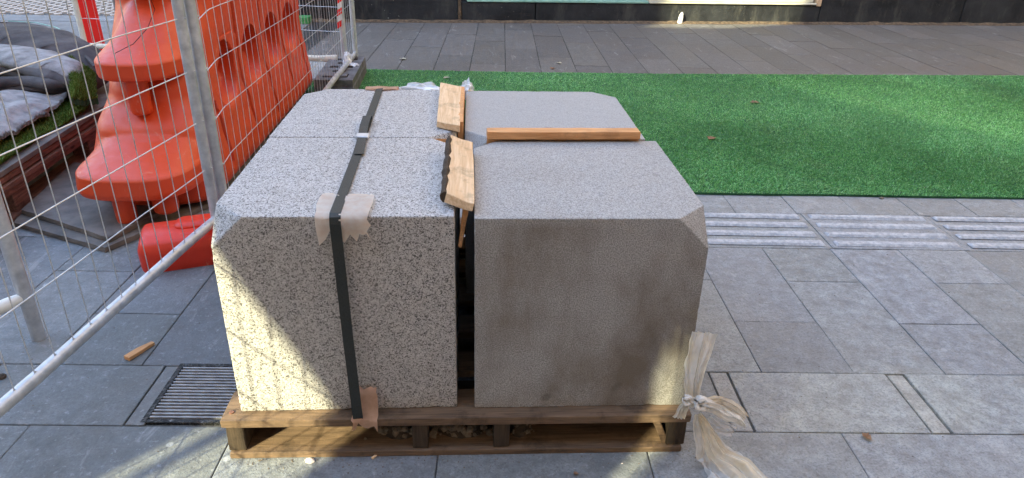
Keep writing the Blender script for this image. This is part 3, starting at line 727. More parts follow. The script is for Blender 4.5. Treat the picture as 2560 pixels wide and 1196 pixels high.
# top plate with real sockets: bands between hole rows
bm = bmesh.new()
def foot_shell(bm):
    W_ = .135
    ys = [0, -.075, -.135, -.20, -.275, -.335, -.40, -.475, -.535, -.60, -.70, -BLn]
    box(bm, (-W_, -BLn, .0), (W_, 0, .085), .006)
    for a, b in zip(ys, ys[1:]):
        box(bm, (-W_+.004, b, .0855), (-.085, a, kz), 0); box(bm, (.085, b, .0855), (W_-.004, a, kz), 0)
    for i, (a, b) in enumerate(zip(ys, ys[1:])):
        if i in (1, 3, 5, 7, 9):
            if i in (3, 7): box(bm, (-.0845, b, .0855), (-.045, a, kz)); box(bm, (.045, b, .0855), (.0845, a, kz))
            else: box(bm, (-.022, b, .0855), (.022, a, kz))
        else: box(bm, (-.0845, b, .0855), (.0845, a, kz))
foot_shell(bm); obj('body', bm, 'rubber', bk)
bm = bmesh.new(); box(bm, (-.08, -.70, kz+.0005), (.08, -.61, kz+.012), .004); obj('end_lug', bm, 'rubber', bk)
# crumpled white plastic caught on the foot
def crumple(name, c, s, mat, label, seed, cat='plastic', n=3):
    bm = bmesh.new(); bmesh.ops.create_icosphere(bm, subdivisions=n, radius=1)
    for v in bm.verts:
        p = v.co.copy(); k = 1+.55*mnoise.noise(p*2.2+Vector((seed, 0, 0)))+.3*mnoise.noise(p*6+Vector((0, seed, 0)))
        v.co = Vector((p.x*s[0]*k, p.y*s[1]*k, max(-s[2]*.9, p.z*s[2]*k)))
    o = obj(name, bm, mat, smooth=False); o.location = c; return tag(o, label, cat)
c1 = at(868, 150, kz+.03); crumple('plastic_scrap', c1, (.03, .05, .05), 'film_w', 'torn white plastic scrap caught behind the fence rail on the black foot', 2)
c1 = at(884, 162, kz+.008); crumple('plastic_scrap', c1, (.035, .03, .012), 'film_w', 'flat crumpled clear plastic on top of the black fence foot', 5)

# ------------------------------------------------------------------ orange water barrier
bar = empty('plastic_barrier', (-1.37, 2.8, .045)); tag(bar, 'tall orange water-filled plastic barrier with scooped recesses behind the mesh', 'barrier')
def lerp(t, tab):
    for (a, x), (b, y) in zip(tab, tab[1:]):
        if t <= b: u = (t-a)/(b-a); u = max(0, min(1, u)); return x+(y-x)*(u*u*(3-2*u))
    return tab[-1][1]
HW = [(0, .222), (.025, .24), (.06, .244), (.12, .240), (.26, .222), (.40, .200), (.46, .197), (.58, .202), (.72, .205), (1.0, .205), (1.03, .18)]   # half width of the long sides
NW = [(0, .19), (.025, .225), (.2, .235), (.24, .225), (.34, .19), (.44, .15), (.56, .12), (.66, .125), (.8, .115), (1.0, .11), (1.03, .09)]           # half width at the nose
YN = [(0, .05), (.02, .03), (.2, .03), (.30, .07), (.44, .18), (.60, .27), (.80, .38), (1.0, .46), (1.03, .5)]        # where the near end starts
YF = 2.2
LUGS = [[(.115, -.172, .215), (.122, -.186, .224), (.140, -.19, .228), (.200, -.188, .226), (.210, -.18, .220), (.217, -.165, .213), (.235, -.105, .205), (.255, -.04, .198), (.29, .04, .185), (.34, .11, .17), (.42, .19, .15)],
        [(.535, .052, .168), (.542, .042, .175), (.555, .04, .178), (.600, .04, .178), (.610, .048, .172), (.617, .062, .168), (.635, .11, .160), (.66, .165, .150), (.70, .225, .14), (.76, .30, .13), (.82, .39, .12)],
        [(.865, .29, .14), (.872, .28, .146), (.93, .285, .145), (.945, .30, .135), (1.0, .40, .12)]]
groove = [.37, .81, 1.23, 1.66, 2.06]; rec = [.585, 1.02, 1.445, 1.86]
zs = sorted(set([round(float(q), 4) for q in list(np.linspace(0, .06, 5))+list(np.linspace(.075, 1.0, 130))+[1.015, 1.03]]+[l[0] for L_ in LUGS for l in L_]))
zz_ = []
for q in zs:
    if any(abs(q-L_[0][0]) < 1e-6 for L_ in LUGS): zz_.append((q, True))
    zz_.append((q, False))
def lug_at(z, under):
    for L_ in LUGS:
        if L_[0][0]-1e-6 <= z <= L_[-1][0]:
            if abs(z-L_[0][0]) < 1e-6 and under: return None
            for (z0_, y0_, x0_), (z1_, y1_, x1_) in zip(L_, L_[1:]):
                if z <= z1_+1e-9: u = (z-z0_)/(z1_-z0_); return (y0_+(y1_-y0_)*u, x0_+(x1_-x0_)*u)
    return None
def plan(z, under=False):
    hw, nw, yn = lerp(z, HW), lerp(z, NW), lerp(z, YN); R_ = .06; pts = []
    bl = .14+.16*min(1, max(0, (z-.15)/.3)); ys = np.linspace(yn+bl, YF-.03, 430)
    for s in (1, -1):
        hw0 = lerp(z, HW); hw = hw0 if s > 0 else hw0+.028+.022*math.exp(-((z-.38)/.2)**2)
        side = []
        for y in ys:
            d = 0
            for g in groove:
                gc = g+.0*z; w_ = .013+.006*max(0, (.44-z)); q = abs(y-gc+(.05*(z-.44) if z < .44 else 0))/w_
                if q < 1 and z > .05: d = max(d, .058*(1-q*q)**.6*min(1, (z-.05)*12)*(1 if z < .9 else .4))
            for c in rec:
                q = (y-c)/.150
                if abs(q) < 1:
                    zt_ = .47+.135*math.sqrt(1-q*q); zb = .45-.15*math.sqrt(1-q*q)
                    if zb < z < zt_+.0: 
                        t = (z-zb)/(zt_-zb); d = max(d, (.055+.085*min(1, t*1.2))*min(1, t*7)*min(1, (zt_-z)/.012)*min(1, (1-q*q)*9))
            # embossed panel near the nose
            if z > .60 and .46 < y < .80 and (abs(z-.625) < .007 or (abs(y-.79) < .009)): d = max(d, .006)
            side.append((s*(hw-d), y))
        end = []; lug = lug_at(z, under)
        for t in np.linspace(0, 1, 46)[1:]:
            x = hw*math.cos(t*math.pi/2)**.85; q = x/hw
            y = yn+bl*(1-max(0, 1-q**2.3)**(1/2.3))
            if lug:
                yf, rx = lug; rx += .022 if s < 0 else 0
                if x < rx*1.0:
                    yl = yf+ (bl*.9+.12)*(1-max(0, 1-(x/rx)**2.8)**(1/2.8)); y = min(y, yl)
            end.append((s*x, y))
        nose = []
        far_ = [(s*(hw-.012), YF-.008), (s*(hw-.04), YF)]
        pts.append(far_[::-1]+side[::-1]+end)
    return pts[0][:-1]+pts[1][::-1]
bm = bmesh.new(); rings = [[bm.verts.new((x, y, z)) for x, y in plan(z, un)] for z, un in zz_]
for a, b in zip(rings, rings[1:]):
    for j in range(len(a)): k = (j+1) % len(a); bm.faces.new((a[j], a[k], b[k], b[j]))
bm.faces.new(rings[0][::-1]); bm.faces.new(rings[-1])
obj('body', bm, 'orange', bar, True, 45)
for (x, y, z0, z1, r_) in ((-.05, -.105, -.005, .13, .040), (-.01, .13, .385, .545, .042), (.09, -.05, .02, .13, .05)):
    bm = bmesh.new(); tube(bm, [(x, y, z0), (x, y, z0+.006), (x, y, z0+.02), (x, y, z1)], [r_*.8, r_*.94, r_, r_*1.06], 24); obj('pin', bm, 'orange', bar, True, 50)
bm = bmesh.new(); tube(bm, [(.04, .28, .858), (.05, .30, .78), (.045, .21, .72), (.01, .135, .67), (-.05, .09, .640)], .0014, 6); obj('seam_line', bm, 'hole', bar, True)
# what the barrier stands on
def sheet(name, pts, z0, z1, mat, label, cat='plywood', group=None, rg=.004):
    bm = bmesh.new(); hull(bm, [Vector((p.x, p.y, z)) for p in pts for z in (z0, z1)])
    bmesh.ops.subdivide_edges(bm, edges=[e for e in bm.edges if e.calc_length() > .05], cuts=12, use_grid_fill=True)
    for v in bm.verts: nn = mnoise.noise_vector(v.co*14)+.8*mnoise.noise_vector(v.co*45); v.co += Vector((nn.x*rg, nn.y*rg, nn.z*rg*.12))
    return tag(obj(name, bm, mat), label, cat, group)
PG = 'dark plywood sheets under the barrier'
sheet('plywood_sheet', [at(53, 524, .047), at(270, 594, .047), at(520, 470, .047), at(186, 405, .047)], .027, .047, 'ply', 'upper dark plywood sheet under the orange barrier with a splintered front edge', group=PG)
sheet('plywood_sheet', [at(34, 556, .024), at(262, 620, .024), at(545, 500, .024), at(150, 430, .024)], .004, .024, 'ply', 'lower dark plywood sheet on the paving beneath the other one', group=PG)
bm = bmesh.new(); box(bm, (-1.6, 4.55, .004), (-1.25, 4.75, .049), .003); tag(obj('timber_packer', bm, 'wood_red'), 'timber packer under the far end of the orange barrier', 'timber')

# ------------------------------------------------------------------ dark pallet with folded turf, left
pa = math.radians(2.9)   # its long side leans left going away
DP = Vector((-1.929, 2.783, 0))
dp = empty('wooden_pallet', DP-Vector((-math.sin(pa), math.cos(pa), 0))*.35, pa); tag(dp, 'dark red brown pallet loaded with folded turf behind the mesh fence', 'pallet')
def dbox(name, x0, y0, z0, x1, y1, z1, mat, j=.002):
    bm = bmesh.new(); box(bm, (x0, y0, z0), (x1, y1, z1), .003, jit=j); return obj(name, bm, mat, dp)
DL = 2.15
for k in range(3): dbox('base_board', -.11-.55*k, 0, .002, -.0-.55*k, DL, .022, 'wood_red')
for k in range(3):
    for q in range(3): dbox('spacer_block', -.10-.55*k, .40+.72*q, .0225, -.01-.55*k, .52+.72*q, .110, 'wood_red')
dbox('stringer', -.10, 0, .1105, .0, DL, .135, 'wood_red'); dbox('stringer', -.65, 0, .1105, -.55, DL, .135, 'wood_red')
dbox('deck_edge_board', -.11, -.005, .1405, .012, DL, .163, 'wood_red'); dbox('deck_edge_board', -.115, -.01, .170, -.004, DL, .196, 'wood_red')
dbox('deck_sheet', -1.3, -.02, .2, -.0, DL+.02, .222, 'ply')
# the folded turf: a heap in layers, each fold a thing of its own
def fold(name, pts, widths, th, mat, label, seed, seg=18, cat='turf', crinkle=.02, group='folded turf heaped on the dark pallet'):
    """a soft rolled fold: elliptical sweep with creases"""
    pts = [Vector(p) for p in pts]; bm = bmesh.new(); N_ = 36; path = []; ws = []; hs = []
    for i in range(N_):
        t = i/(N_-1)*(len(pts)-1); k = min(int(t), len(pts)-2); u = t-k; u = u*u*(3-2*u)
        path.append(pts[k].lerp(pts[k+1], u)); ws.append(widths[k]+(widths[k+1]-widths[k])*u); hs.append(th[k]+(th[k+1]-th[k])*u)
    rings = []
    for i, p in enumerate(path):
        d = (path[min(i+1, N_-1)]-path[max(i-1, 0)]).normalized(); s = d.cross(Vector((0, 0, 1))).normalized(); e = 1 if 2 < i < N_-3 else (.55+.15*min(i, N_-1-i))
        ring = []
        for j in range(seg):
            a = 2*math.pi*j/seg; k = 1+crinkle*6*mnoise.noise(Vector((math.cos(a)*1.6, math.sin(a)*1.6, i*.22+seed)))
            ring.append(bm.verts.new(p+s*math.cos(a)*ws[i]*k*e+Vector((0, 0, math.sin(a)*hs[i]*k*e))))
        rings.append(ring)
    for a, b in zip(rings, rings[1:]):
        for j in range(seg): bm.faces.new((a[j], a[(j+1) % seg], b[(j+1) % seg], b[j]))
    bm.faces.new(rings[0][::-1]); bm.faces.new(rings[-1])
    return tag(obj(name, bm, mat, smooth=True, ang=70), label, cat, group)
def flap(name, corners, sag, th, mat, label, seed, n=26, wave=.02, group='folded turf heaped on the dark pallet', rag=.012):
    """a sheet spanned between four corners, creased, with a ragged rim"""
    a, b, c, d = [Vector(p) for p in corners]; grid = []
    for i in range(n):
        u = i/(n-1); row = []
        for j in range(n):
            v = j/(n-1); p = a.lerp(b, v).lerp(d.lerp(c, v), u)
            p.z += wave*mnoise.noise(Vector((u*3, v*3, seed)))+.4*wave*mnoise.noise(Vector((u*9, v*9, seed)))+sag*math.sin(math.pi*u)*math.sin(math.pi*v)
            if i in (0, n-1) or j in (0, n-1): p += mnoise.noise_vector(Vector((u*14, v*14, seed)))*rag
            row.append(p)
        grid.append(row)
    bm = bmesh.new(); solid_sheet(bm, grid, th); o = tag(obj(name, bm, mat, smooth=True, ang=60), label, 'turf', group); o['_g'] = 0; del o['_g']; return o, grid
GZ = .24
# green turf layer lying on the deck, its fringe showing along the edge
o, gg = flap('folded_turf', [at(-260, 560, GZ), at(212, 266, GZ), at(250, 195, GZ), at(-120, 230, GZ+.10)], -.01, .03, 'turf_base', 'green turf layer lowest in the heap, its pile along the pallet edge', 2.2, wave=.008)
def fringe(grid, n, h, mat, parent, zoff=0, rng_=None, lean=.8, sel=lambda u, v: True):
    g = np.array([[list(p) for p in r] for r in grid]); nr, nc = g.shape[:2]
    u = rng.uniform(0, nr-1.001, n); v = rng.uniform(0, nc-1.001, n)
    k = np.array([sel(a/(nr-1), b/(nc-1)) for a, b in zip(u, v)]); u, v = u[k], v[k]
    i, j = u.astype(int), v.astype(int); fu, fv = (u-i)[:, None], (v-j)[:, None]
    p = g[i, j]*(1-fu)*(1-fv)+g[i+1, j]*fu*(1-fv)+g[i, j+1]*(1-fu)*fv+g[i+1, j+1]*fu*fv; p[:, 2] += zoff
    o = blades('pile', p, None, h, .005, mat, parent, lean); o['kind'] = 'stuff'; return o
fringe(gg, 30000, .022, 'pile2', o)
fringe([[p-Vector((0, 0, .028)) for p in gg[0]], [p+Vector((.02, -.0, 0)) for p in gg[0]]], 9000, .022, 'pile2', o)
# big grey flap, back of the turf up, folded over the front
o, gg = flap('folded_turf', [at(-120, 420, .29), at(118, 284, .285), at(170, 234, .30), at(-120, 215, .37)], .03, .014, 'back', 'large pale grey turf backing flap with a frayed edge hanging towards the fence', 6.1, wave=.028, rag=.02)
fringe([gg[0], [p-Vector((0, 0, .012)) for p in gg[0]]], 1500, .014, 'back', o)
# dark creased folds
fold('folded_turf', [at(-40, 225, .34), at(60, 220, .335), at(130, 222, .33), at(178, 225, .31)], [.05, .05, .045, .03], [.03, .03, .028, .02], 'back_dark', 'lowest long dark fold above the pale grey flap', 1)
fold('folded_turf', [at(-40, 208, .38), at(60, 206, .36), at(125, 211, .36), at(182, 216, .33)], [.055, .05, .05, .03], [.03, .03, .03, .02], 'back_dark', 'thin dark fold wedged under the light grey top fold', 2)
fold('folded_turf', [at(-60, 180, .37), at(20, 172, .38), at(48, 180, .37), at(70, 198, .35)], [.09, .08, .06, .03], [.05, .045, .04, .02], 'back_dark', 'short hooked dark fold at the left edge of the photo', 3)
fold('folded_turf', [at(20, 158, .40), at(75, 174, .40), at(130, 195, .38), at(184, 212, .35)], [.05, .055, .05, .03], [.03, .035, .03, .02], 'back_dark', 'slanting dark fold running down under the grey top fold', 4)
# light grey top fold
fold('folded_turf', [at(-80, 140, .42), at(0, 136, .42), at(80, 150, .42), at(150, 172, .40), at(180, 195, .37)], [.16, .16, .15, .12, .05], [.05, .05, .05, .045, .03], 'back', 'light grey rounded top fold of turf backing above the dark folds', 7, seg=26, crinkle=.012)
# roll behind
fold('folded_turf', [at(-90, 100, .44), at(0, 96, .44), at(90, 112, .43), at(160, 148, .38), at(232, 205, .30)], [.26, .27, .25, .22, .13], [.075, .08, .085, .09, .07], 'back_dark', 'broad dark turf roll curving down behind the heap', 9, seg=30, crinkle=.01)
for k, (dx, dz, m_) in enumerate(((0, 0, 'back'), (.085, -.012, 'back_dark'), (.16, -.02, 'teal'))):
    bm = bmesh.new(); base = [(0, 64), (40, 69), (80, 85), (110, 107), (150, 140)] if k == 0 else ([(-10, 55), (60, 58), (110, 66), (160, 92), (215, 140), (238, 165)] if k == 1 else [(20, 52), (90, 56), (140, 68), (175, 88), (215, 122), (240, 150)])
    pts = [at(x, y+1, .495-.018*i-(.012*k)) for i, (x, y) in enumerate(base)]
    tube(bm, pts, [.010]*len(pts) if k < 2 else [.006]*len(pts), 8, squash=.5)
    tag(obj('turf_edge_band', bm, m_, smooth=True), ['pale rim of the turf layer arching over the heap', 'dark outer rim of the turf roll at the back of the heap', 'thin teal edge line on the turf roll at the back'][k], 'turf edge')
# green tufts
o, gg = flap('folded_turf', [at(178, 252, .33), at(240, 250, .27), at(236, 190, .33), at(176, 140, .42)], .03, .03, 'turf_base', 'bright yellow green turf end hanging down beside the orange barrier', 3.7, wave=.025)
fringe(gg, 16000, .022, 'pile2', o)
o, gg = flap('folded_turf', [at(-30, 88, .475), at(80, 118, .455), at(70, 100, .46), at(-30, 62, .48)], .0, .012, 'turf_base', 'narrow bright green turf strip showing between the upper dark layers', 8.8, wave=.01)
fringe(gg, 6000, .018, 'pile2', o)

# ------------------------------------------------------------------ things beyond the fence
rp = empty('barrier_board', at(232, 118, .02)+Vector((.0, .12, 0))); tag(rp, 'upright fluorescent red board beyond the turf heap', 'barrier board')
rp.location = Vector((at(235, 112, Y=6.04).x, 6.04, 0))
bm = bmesh.new(); box(bm, (-.085, -.01, .05), (.085, .01, 1.2), .006); obj('panel', bm, 'red', rp)
bm = bmesh.new(); box(bm, (-.16, -.14, .0), (.16, .14, .048), .012); obj('base', bm, 'rubber', rp)
o = empty('sign_pole', (-3.27, 6.9, 0)); tag(o, 'dull grey green pole rising beyond the orange barrier', 'pole')
bm = bmesh.new(); tube(bm, [(0, 0, 0), (0, 0, 1.5), (0, 0, 3)], .032, 14); obj('shaft', bm, 'kerb', o, True)
bm = bmesh.new(); tube(bm, [(0, 0, 0.004), (0, 0, .02)], .07, 14); obj('base_plate', bm, 'kerb', o, True)
# green turf covered step
gp = at(757, 62, 0); bm = bmesh.new(); box(bm, (-.075, 0, .004), (.065, .16, .075), .006)
o = obj('turf_block', bm, 'offcut'); o.location = gp; tag(o, 'small bright green turf offcut block near the dark wall, seen through the mesh', 'turf block')
bm = bmesh.new(); box(bm, (-3.2, 8.02, .0), (-1.43, 8.10, .012), .003); tag(obj('edge_strip', bm, 'facade'), kind='structure')
# lighter concrete area behind the barrier
tag(slabs('pale_pavement', [(-1.95, 5.32, -1.55, 5.9), (-1.55, 5.32, -1.21, 5.9)], 'rough_strip', tint=.03), kind='structure')
for o in (bpy.data.objects['pale_pavement'],): o.location.z = .006
# striped tape on the far post
tp = empty('hazard_tape', B1+Vector((-.012, -.032, 0))); tag(tp, 'red and white striped tape hanging down the far fence post', 'tape')
for k in range(9):
    z = .36+k*.045; bm = bmesh.new(); x0 = -.018+.004*k
    hull(bm, [Vector((x0+a, b, z+c)) for a, c in ((0, 0), (.035, .022), (.035, .066), (0, .044)) for b in (-.002, .002)]); obj('stripe', bm, 'red' if k % 2 == 0 else 'white', tp)

# ------------------------------------------------------------------ plastic film
def pleated(name, path, widths, depth, mat, parent, seed, folds=5, nn=60, wdir=Vector((1, 0, 0))):
    """gathered plastic: corrugated closed ribbon that follows path"""
    path = [Vector(p) for p in path]; rows = []
    for i in range(nn):
        t = i/(nn-1)*(len(path)-1); k = min(int(t), len(path)-2); u = t-k; p0, p1 = path[k], path[k+1]
        pm, pp = path[max(k-1, 0)], path[min(k+2, len(path)-1)]
        p = .5*((2*p0)+(p1-pm)*u+(2*pm-5*p0+4*p1-pp)*u*u+(-pm+3*p0-3*p1+pp)*u**3); w_ = widths[k]+(widths[k+1]-widths[k])*u
        d = (p1-p0).normalized(); s = (wdir-d*wdir.dot(d)).normalized(); n_ = s.cross(d).normalized(); row = []
        dd = depth*min(1, w_/max(widths)+.35)
        for j in range(49):
            v = j/48-.5; ph = v*folds*2*math.pi+seed+1.4*mnoise.noise(Vector((v*3, t*1.1, seed)))
            row.append(p+s*(v*w_*(1+.12*mnoise.noise(Vector((t*2.5, v*2, seed)))))+n_*(dd*(math.sin(ph)*.5+1.1*mnoise.noise(Vector((v*6, t*1.5, seed+4))))))
        rows.append(row)
    bm = bmesh.new(); vs = [[bm.verts.new(p) for p in r] for r in rows]
    for a, b in zip(vs, vs[1:]):
        for j in range(48): bm.faces.new((a[j], a[j+1], b[j+1], b[j]))
    bmesh.ops.solidify(bm, geom=bm.faces[:], thickness=.0006)
    return obj(name, bm, mat, parent, True, 70)
pf = empty('plastic_wrap', (0, 0, 0)); tag(pf, 'torn cream plastic wrap knotted round the right front corner of the pallet', 'plastic')
Yp = 1.352
pleated('upright_strip', [at(1727, 1010, Y=Yp), at(1730, 960, Y=Yp), at(1738, 900, Y=Yp+.02), at(1755, 832, Y=Yp+.03)], [.028, .036, .050, .048], .006, 'film', pf, 1, 2.4)
pleated('upright_strip', [at(1740, 990, Y=Yp-.005), at(1752, 930, Y=Yp-.005), at(1770, 875, Y=Yp), at(1782, 834, Y=Yp)], [.016, .018, .020, .022], .004, 'film', pf, 2.4, 1.6)
pleated('twisted_tail', [at(1722, 1002, Y=Yp-.02), at(1764, 1012, Y=Yp-.03), at(1810, 1034, Y=Yp-.03), at(1845, 1052, Y=Yp-.03), at(1862, 1068, Y=Yp-.03)], [.022, .036, .030, .020, .006], .010, 'film', pf, 3, 3, wdir=Vector((0, 0, 1)))
pleated('loose_tail', [at(1765, 1004, Y=Yp), at(1800, 1006, Y=Yp+.02), at(1840, 1025, Y=Yp+.03), at(1864, 1046, Y=Yp+.03)], [.02, .035, .030, .02], .006, 'film_b', pf, 5, 3, wdir=Vector((0, 0, 1)))
pleated('loose_tail', [at(1775, 1040, Y=Yp), at(1800, 1062, Y=Yp+.02), at(1835, 1078, Y=Yp+.03)], [.03, .045, .03], .006, 'film_w', pf, 5.5, 4, wdir=Vector((0, 0, 1)))
pleated('short_tail', [at(1722, 1000, Y=Yp-.02), at(1708, 1022, Y=Yp-.02), at(1696, 1046, Y=Yp-.02)], [.012, .024, .036], .006, 'film', pf, 6, 4)
g0, g1 = at(1745, 1035, Y=Yp-.01), at(1757, 1078, Y=Yp-.015)
pleated('hanging_bag', [g0, g1, at(1782, 1135, Y=Yp-.03), Vector((.632, 1.285, .012)), Vector((.665, 1.20, .006)), Vector((.70, 1.08, .006)), Vector((.72, 1.0, .006))], [.018, .050, .085, .115, .14, .16, .14], .011, 'film', pf, 7, 3.2, 90)
pleated('hanging_bag', [g0+Vector((.004, -.008, 0)), g1+Vector((.012, -.012, 0)), at(1800, 1140, Y=Yp-.05), Vector((.668, 1.262, .02)), Vector((.70, 1.16, .014)), Vector((.735, 1.06, .01))], [.012, .034, .055, .075, .09, .09], .009, 'film_b', pf, 8.4, 2.4, 90)
def knot(c, r, seed, ax):
    bm = bmesh.new(); pts = []
    for i in range(40):
        a = i/39*4.2*math.pi; pts.append(Vector((math.cos(a)*r*.75, math.sin(a*.5)*r*.35*ax, math.sin(a)*r*.9)))
    tube(bm, pts, [r*.36*(1+.2*math.sin(i*1.3)) for i in range(40)], 9); roughen(bm, r*.12, 120, seed); o = obj('knot', bm, 'film', pf, True, 80); o.location = c
knot(at(1719, 1001, Y=Yp-.025), .012, 1, 1); knot(at(1752, 1008, Y=Yp-.03), .016, 2, -1); knot(at(1764, 1014, Y=Yp-.03), .012, 5, 1)
# film bunched behind the blocks
crumple('plastic_wrap', at(1060, 222, ZB)+Vector((0, .03, -.015)), (.08, .035, .028), 'film_w', 'crumpled clear film bunched behind the back granite block', 8)
crumple('plastic_wrap', at(1163, 226, ZB)+Vector((.004, .03, -.01)), (.026, .03, .035), 'film_w', 'scrap of clear film behind the gap between the back blocks', 11)

# ------------------------------------------------------------------ small litter
def leaf(px, py, z, s, mat, label, rz, group=None, name='fallen_leaf', lift=.35):
    bm = bmesh.new(); n = 9; top = []
    pr = [(0, 0), (.25, .22), (.45, .5), (.3, .55), (.55, .8), (.35, .85), (0, 1.15), (-.32, .8), (-.5, .72), (-.28, .5), (-.42, .25)]
    vs = [bm.verts.new((x*s, (y-.5)*s, s*lift*(x*x*1.6+.10*math.sin(y*5)))) for x, y in pr]; c = bm.verts.new((0, 0, s*.02))
    for i in range(len(vs)): bm.faces.new((c, vs[i], vs[(i+1) % len(vs)]))
    st_ = [bm.verts.new(p) for p in ((-.03*s, -.5*s, 0), (.03*s, -.5*s, 0), (.05*s, -.85*s, .03*s))]; bm.faces.new(st_)
    bmesh.ops.solidify(bm, geom=bm.faces[:], thickness=s*.02)
    o = obj(name, bm, mat); o.location = at(px, py, z)+Vector((0, 0, .004)); o.rotation_euler = (0, 0, rz)
    return tag(o, label, 'leaf', group)
LG = 'dry leaves blown onto the turf and paving'
leaf(1888, 258, .015, .062, 'leaf', 'dry brown leaf on the green turf, the farther of the two there', 1.3, LG)
leaf(1780, 347, .015, .052, 'leaf', 'dry brown leaf on the green turf nearer the bluestone blocks', 2.2, LG)
leaf(2167, 1095, .002, .026, 'leaf', 'small brown leaf on the paving at a slab joint, lower right', .4, LG)
leaf(1008, 149, .002, .06, 'leaf_p', 'pale leaf on the far footpath right of the black fence foot', 1.1, LG)
leaf(1398, 159, .002, .05, 'leaf_p', 'pale leaf on the far footpath above the back bluestone block', .7, LG)
leaf(1382, 172, .002, .045, 'leaf', 'dark curled leaf lying beside the pale one on the far footpath', 2.7, LG)
leaf(1118, 196, .013, .05, 'leaf_p', 'pale leaf on the back edge of the green turf behind the granite block', 1.9, LG)
leaf(1440, 1190-3, .002, .012, 'leaf', 'tiny brown leaf fragment on the paving in front of the pallet', 1.5, LG)
def chip(name, p0, p1, wd, th, mat, label, cat='timber'):
    p0, p1 = Vector(p0), Vector(p1); d = p1-p0; L_ = d.length; bm = bmesh.new()
    hull(bm, [Vector((x, y, z)) for x, y, z in ((0, -wd*.5, 0), (0, wd*.5, 0), (0, -wd*.5, th), (0, wd*.5, th), (L_, -wd*.3, 0), (L_, wd*.2, 0), (L_, -wd*.3, th*.8), (L_, wd*.2, th*.8), (L_*.5, wd*.56, 0), (L_*.5, wd*.5, th))], .0008)
    o = obj(name, bm, mat); o.location = p0+Vector((0, 0, .002)); o.rotation_euler = (0, 0, math.atan2(d.y, d.x)); return tag(o, label, cat)
a, b = at(318, 902, 0), at(384, 862, 0)
chip('wood_stick', a, b, .024, .012, 'wood_fresh_x', 'short brown wedge of wood lying on the paving left of the drain grate')
chip('wood_chip', at(930, 1150, 0), at(946, 1137, 0), .007, .004, 'wood_fresh', 'small pale wood chip on the paving in front of the pallet')
chip('wood_chip', at(747, 1140, 0), at(776, 1139, 0), .005, .004, 'wood_fresh', 'thin wood splinter touching the pallet base near the stone chip')
def pebble(px, py, s, mat, label, name='stone_chip'):
    bm = bmesh.new(); bmesh.ops.create_icosphere(bm, subdivisions=2, radius=1)
    for v in bm.verts: v.co = Vector((v.co.x*s, v.co.y*s*.8, max(-.3, v.co.z)*s*.5))*(1+.35*mnoise.noise(v.co*1.5+Vector((px, 0, 0))))
    o = obj(name, bm, mat); o.location = at(px, py, 0)+Vector((0, 0, s*.2)); return tag(o, label, 'stone')
pebble(775, 1154, .0115, 'cloth', 'pale angular stone chip on the paving in front of the pallet')
pebble(2203, 497, .012, 'stone', 'small pebble at the near edge of the green turf')
pebble(1855-300, 1160, .003, 'cloth', 'tiny white grit on the paving in front of the pallet')
pebble(3, 945, .016, 'dirt', 'dark lump of dirt on the paving at the left edge')
# scattered grit
bm = bmesh.new()
for i in range(420):
    while True:
        x, y = random.uniform(-1.7, 2.6), random.uniform(1.2, 3.0)
        if not (-.6 < x < .55 and y > 1.37): break
    if i < 130: x, y = random.uniform(-.6, .6), random.gauss(1.345, .018)
    r_ = random.uniform(.0008, .0026); b2 = bmesh.new(); bmesh.ops.create_icosphere(b2, subdivisions=1, radius=r_); bmesh.ops.transform(b2, matrix=Matrix.Translation((x, y, r_*.5)) @ Matrix.Scale(.6, 4, (0, 0, 1)), verts=b2.verts)
    me = bpy.data.meshes.new('t'); b2.to_mesh(me); b2.free(); bm.from_mesh(me); bpy.data.meshes.remove(me)
tag(obj('grit', bm, 'stone'), 'fine grit scattered over the near paving', 'grit', kind='stuff')

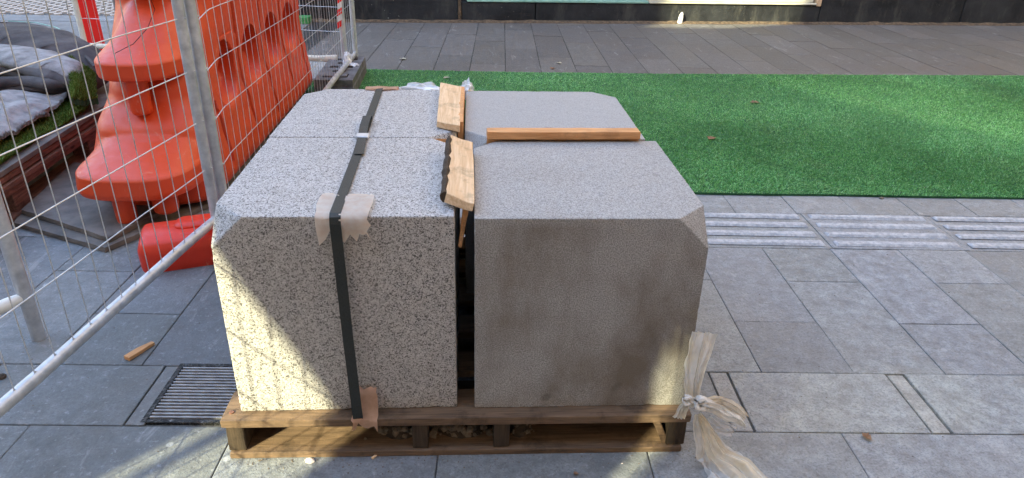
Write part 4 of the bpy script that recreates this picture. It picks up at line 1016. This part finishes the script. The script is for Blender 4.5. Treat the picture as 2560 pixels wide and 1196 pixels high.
# ------------------------------------------------------------------ added unseen sun blocker behind the camera, gaps shaped to cast sun patches
GY = -2.0; GT = .003
def to_gap(p):
    p = Vector(p); t = (p.y-GY)/sun_dir.y; q = p-sun_dir*t; return (q.x, q.z)
def planeY(pts, Y): return [to_gap((x, Y, z)) for x, z in pts]
gaps = [
 planeY([(-.70, -.9), (-.68, .10), (-.64, .40), (-.63, .66), (-.575, .57), (-.51, .44), (-.44, .31), (-.385, .20), (-.345, .09), (-.32, -.1), (-.26, -.9)], 1.4),
 planeY([(-.80, -.9), (-.80, .05), (-.765, .16), (-.75, .05), (-.75, -.9)], 1.4),
 planeY([(.465, -.30), (.468, .20), (.485, .28), (.502, .31), (.505, -.30)], 1.4),
 planeY([(.512, -.30), (.515, .38), (.520, .40), (.524, .38), (.524, -.30)], 1.4),
]
def sun_slits(poly3d, pitch, wd):
    """narrow slits inside the polygon that let a thinned sun patch through"""
    pl = [to_gap(p) for p in poly3d]; x0 = min(p[0] for p in pl); x1 = max(p[0] for p in pl); x = x0+pitch*.5; out = []
    while x < x1:
        zz = []
        for (ax, az), (bx_, bz) in zip(pl, pl[1:]+pl[:1]):
            if (ax > x) != (bx_ > x): zz.append(az+(bz-az)*(x-ax)/(bx_-ax))
        if len(zz) >= 2 and max(zz)-min(zz) > .03: out.append([(x-wd/2, min(zz)), (x-wd/2, max(zz)), (x+wd/2, max(zz)), (x+wd/2, min(zz))])
        x += pitch
    return out
gaps.append(planeY([(2.2, -.25), (2.25, .5), (3.75, .5), (3.74, .06), (3.45, -.12), (3.1, -.25)], 8.3))
gaps += sun_slits([(2.2, 5.7, 0), (3.4, 5.75, 0), (4.6, 4.4, 0), (4.5, 3.2, 0), (3.7, 3.6, 0), (2.9, 4.4, 0)], .05, .0062)
gaps += sun_slits([(.78, 1.44, 0), (1.12, 1.38, 0), (1.45, 1.45, 0), (1.50, 1.70, 0), (.95, 1.70, 0)], .045, .006)
cu = bpy.data.curves.new('sun_blocker', 'CURVE'); cu.dimensions = '2D'; cu.fill_mode = 'BOTH'; cu.extrude = GT/2
for pts in [[(-16, -.02), (9, -.02), (9, 9.8), (-16, 9.8)]]+gaps:
    sp = cu.splines.new('POLY'); sp.points.add(len(pts)-1); sp.use_cyclic_u = True
    for q, (x, z) in zip(sp.points, pts): q.co = (x, z, 0, 1)
tmp = bpy.data.objects.new('tmp', cu); C.collection.objects.link(tmp); dg = bpy.context.evaluated_depsgraph_get()
me = bpy.data.meshes.new_from_object(tmp.evaluated_get(dg)); bpy.data.objects.remove(tmp)
o = finish('sun_blocker', me, 'facade'); o.location = (0, GY, 0); o.rotation_euler = (math.pi/2, 0, 0)
bm = bmesh.new(); box(bm, (9.5, -30, 0), (24, 8.3, 14))  # three unseen masses added to shut out low sky light
tag(obj('sky_blocker', bm, 'facade'), 'added unseen sandstone coloured mass cutting low sky light on the right', 'building')
bm = bmesh.new(); box(bm, (-60, 24, 0), (-2, 30, 9)); tag(obj('sky_blocker', bm, 'facade'), 'added unseen sandstone coloured mass far back, closing off the open sky', 'building')
bm = bmesh.new(); box(bm, (-40, -30, 0), (-17, 7, 12)); tag(obj('sky_blocker', bm, 'facade'), 'added unseen sandstone coloured mass cutting low sky light on the left', 'building')
tag(o, 'tall added sun blocker behind the camera, its openings shaped to throw sun patches', 'wall')
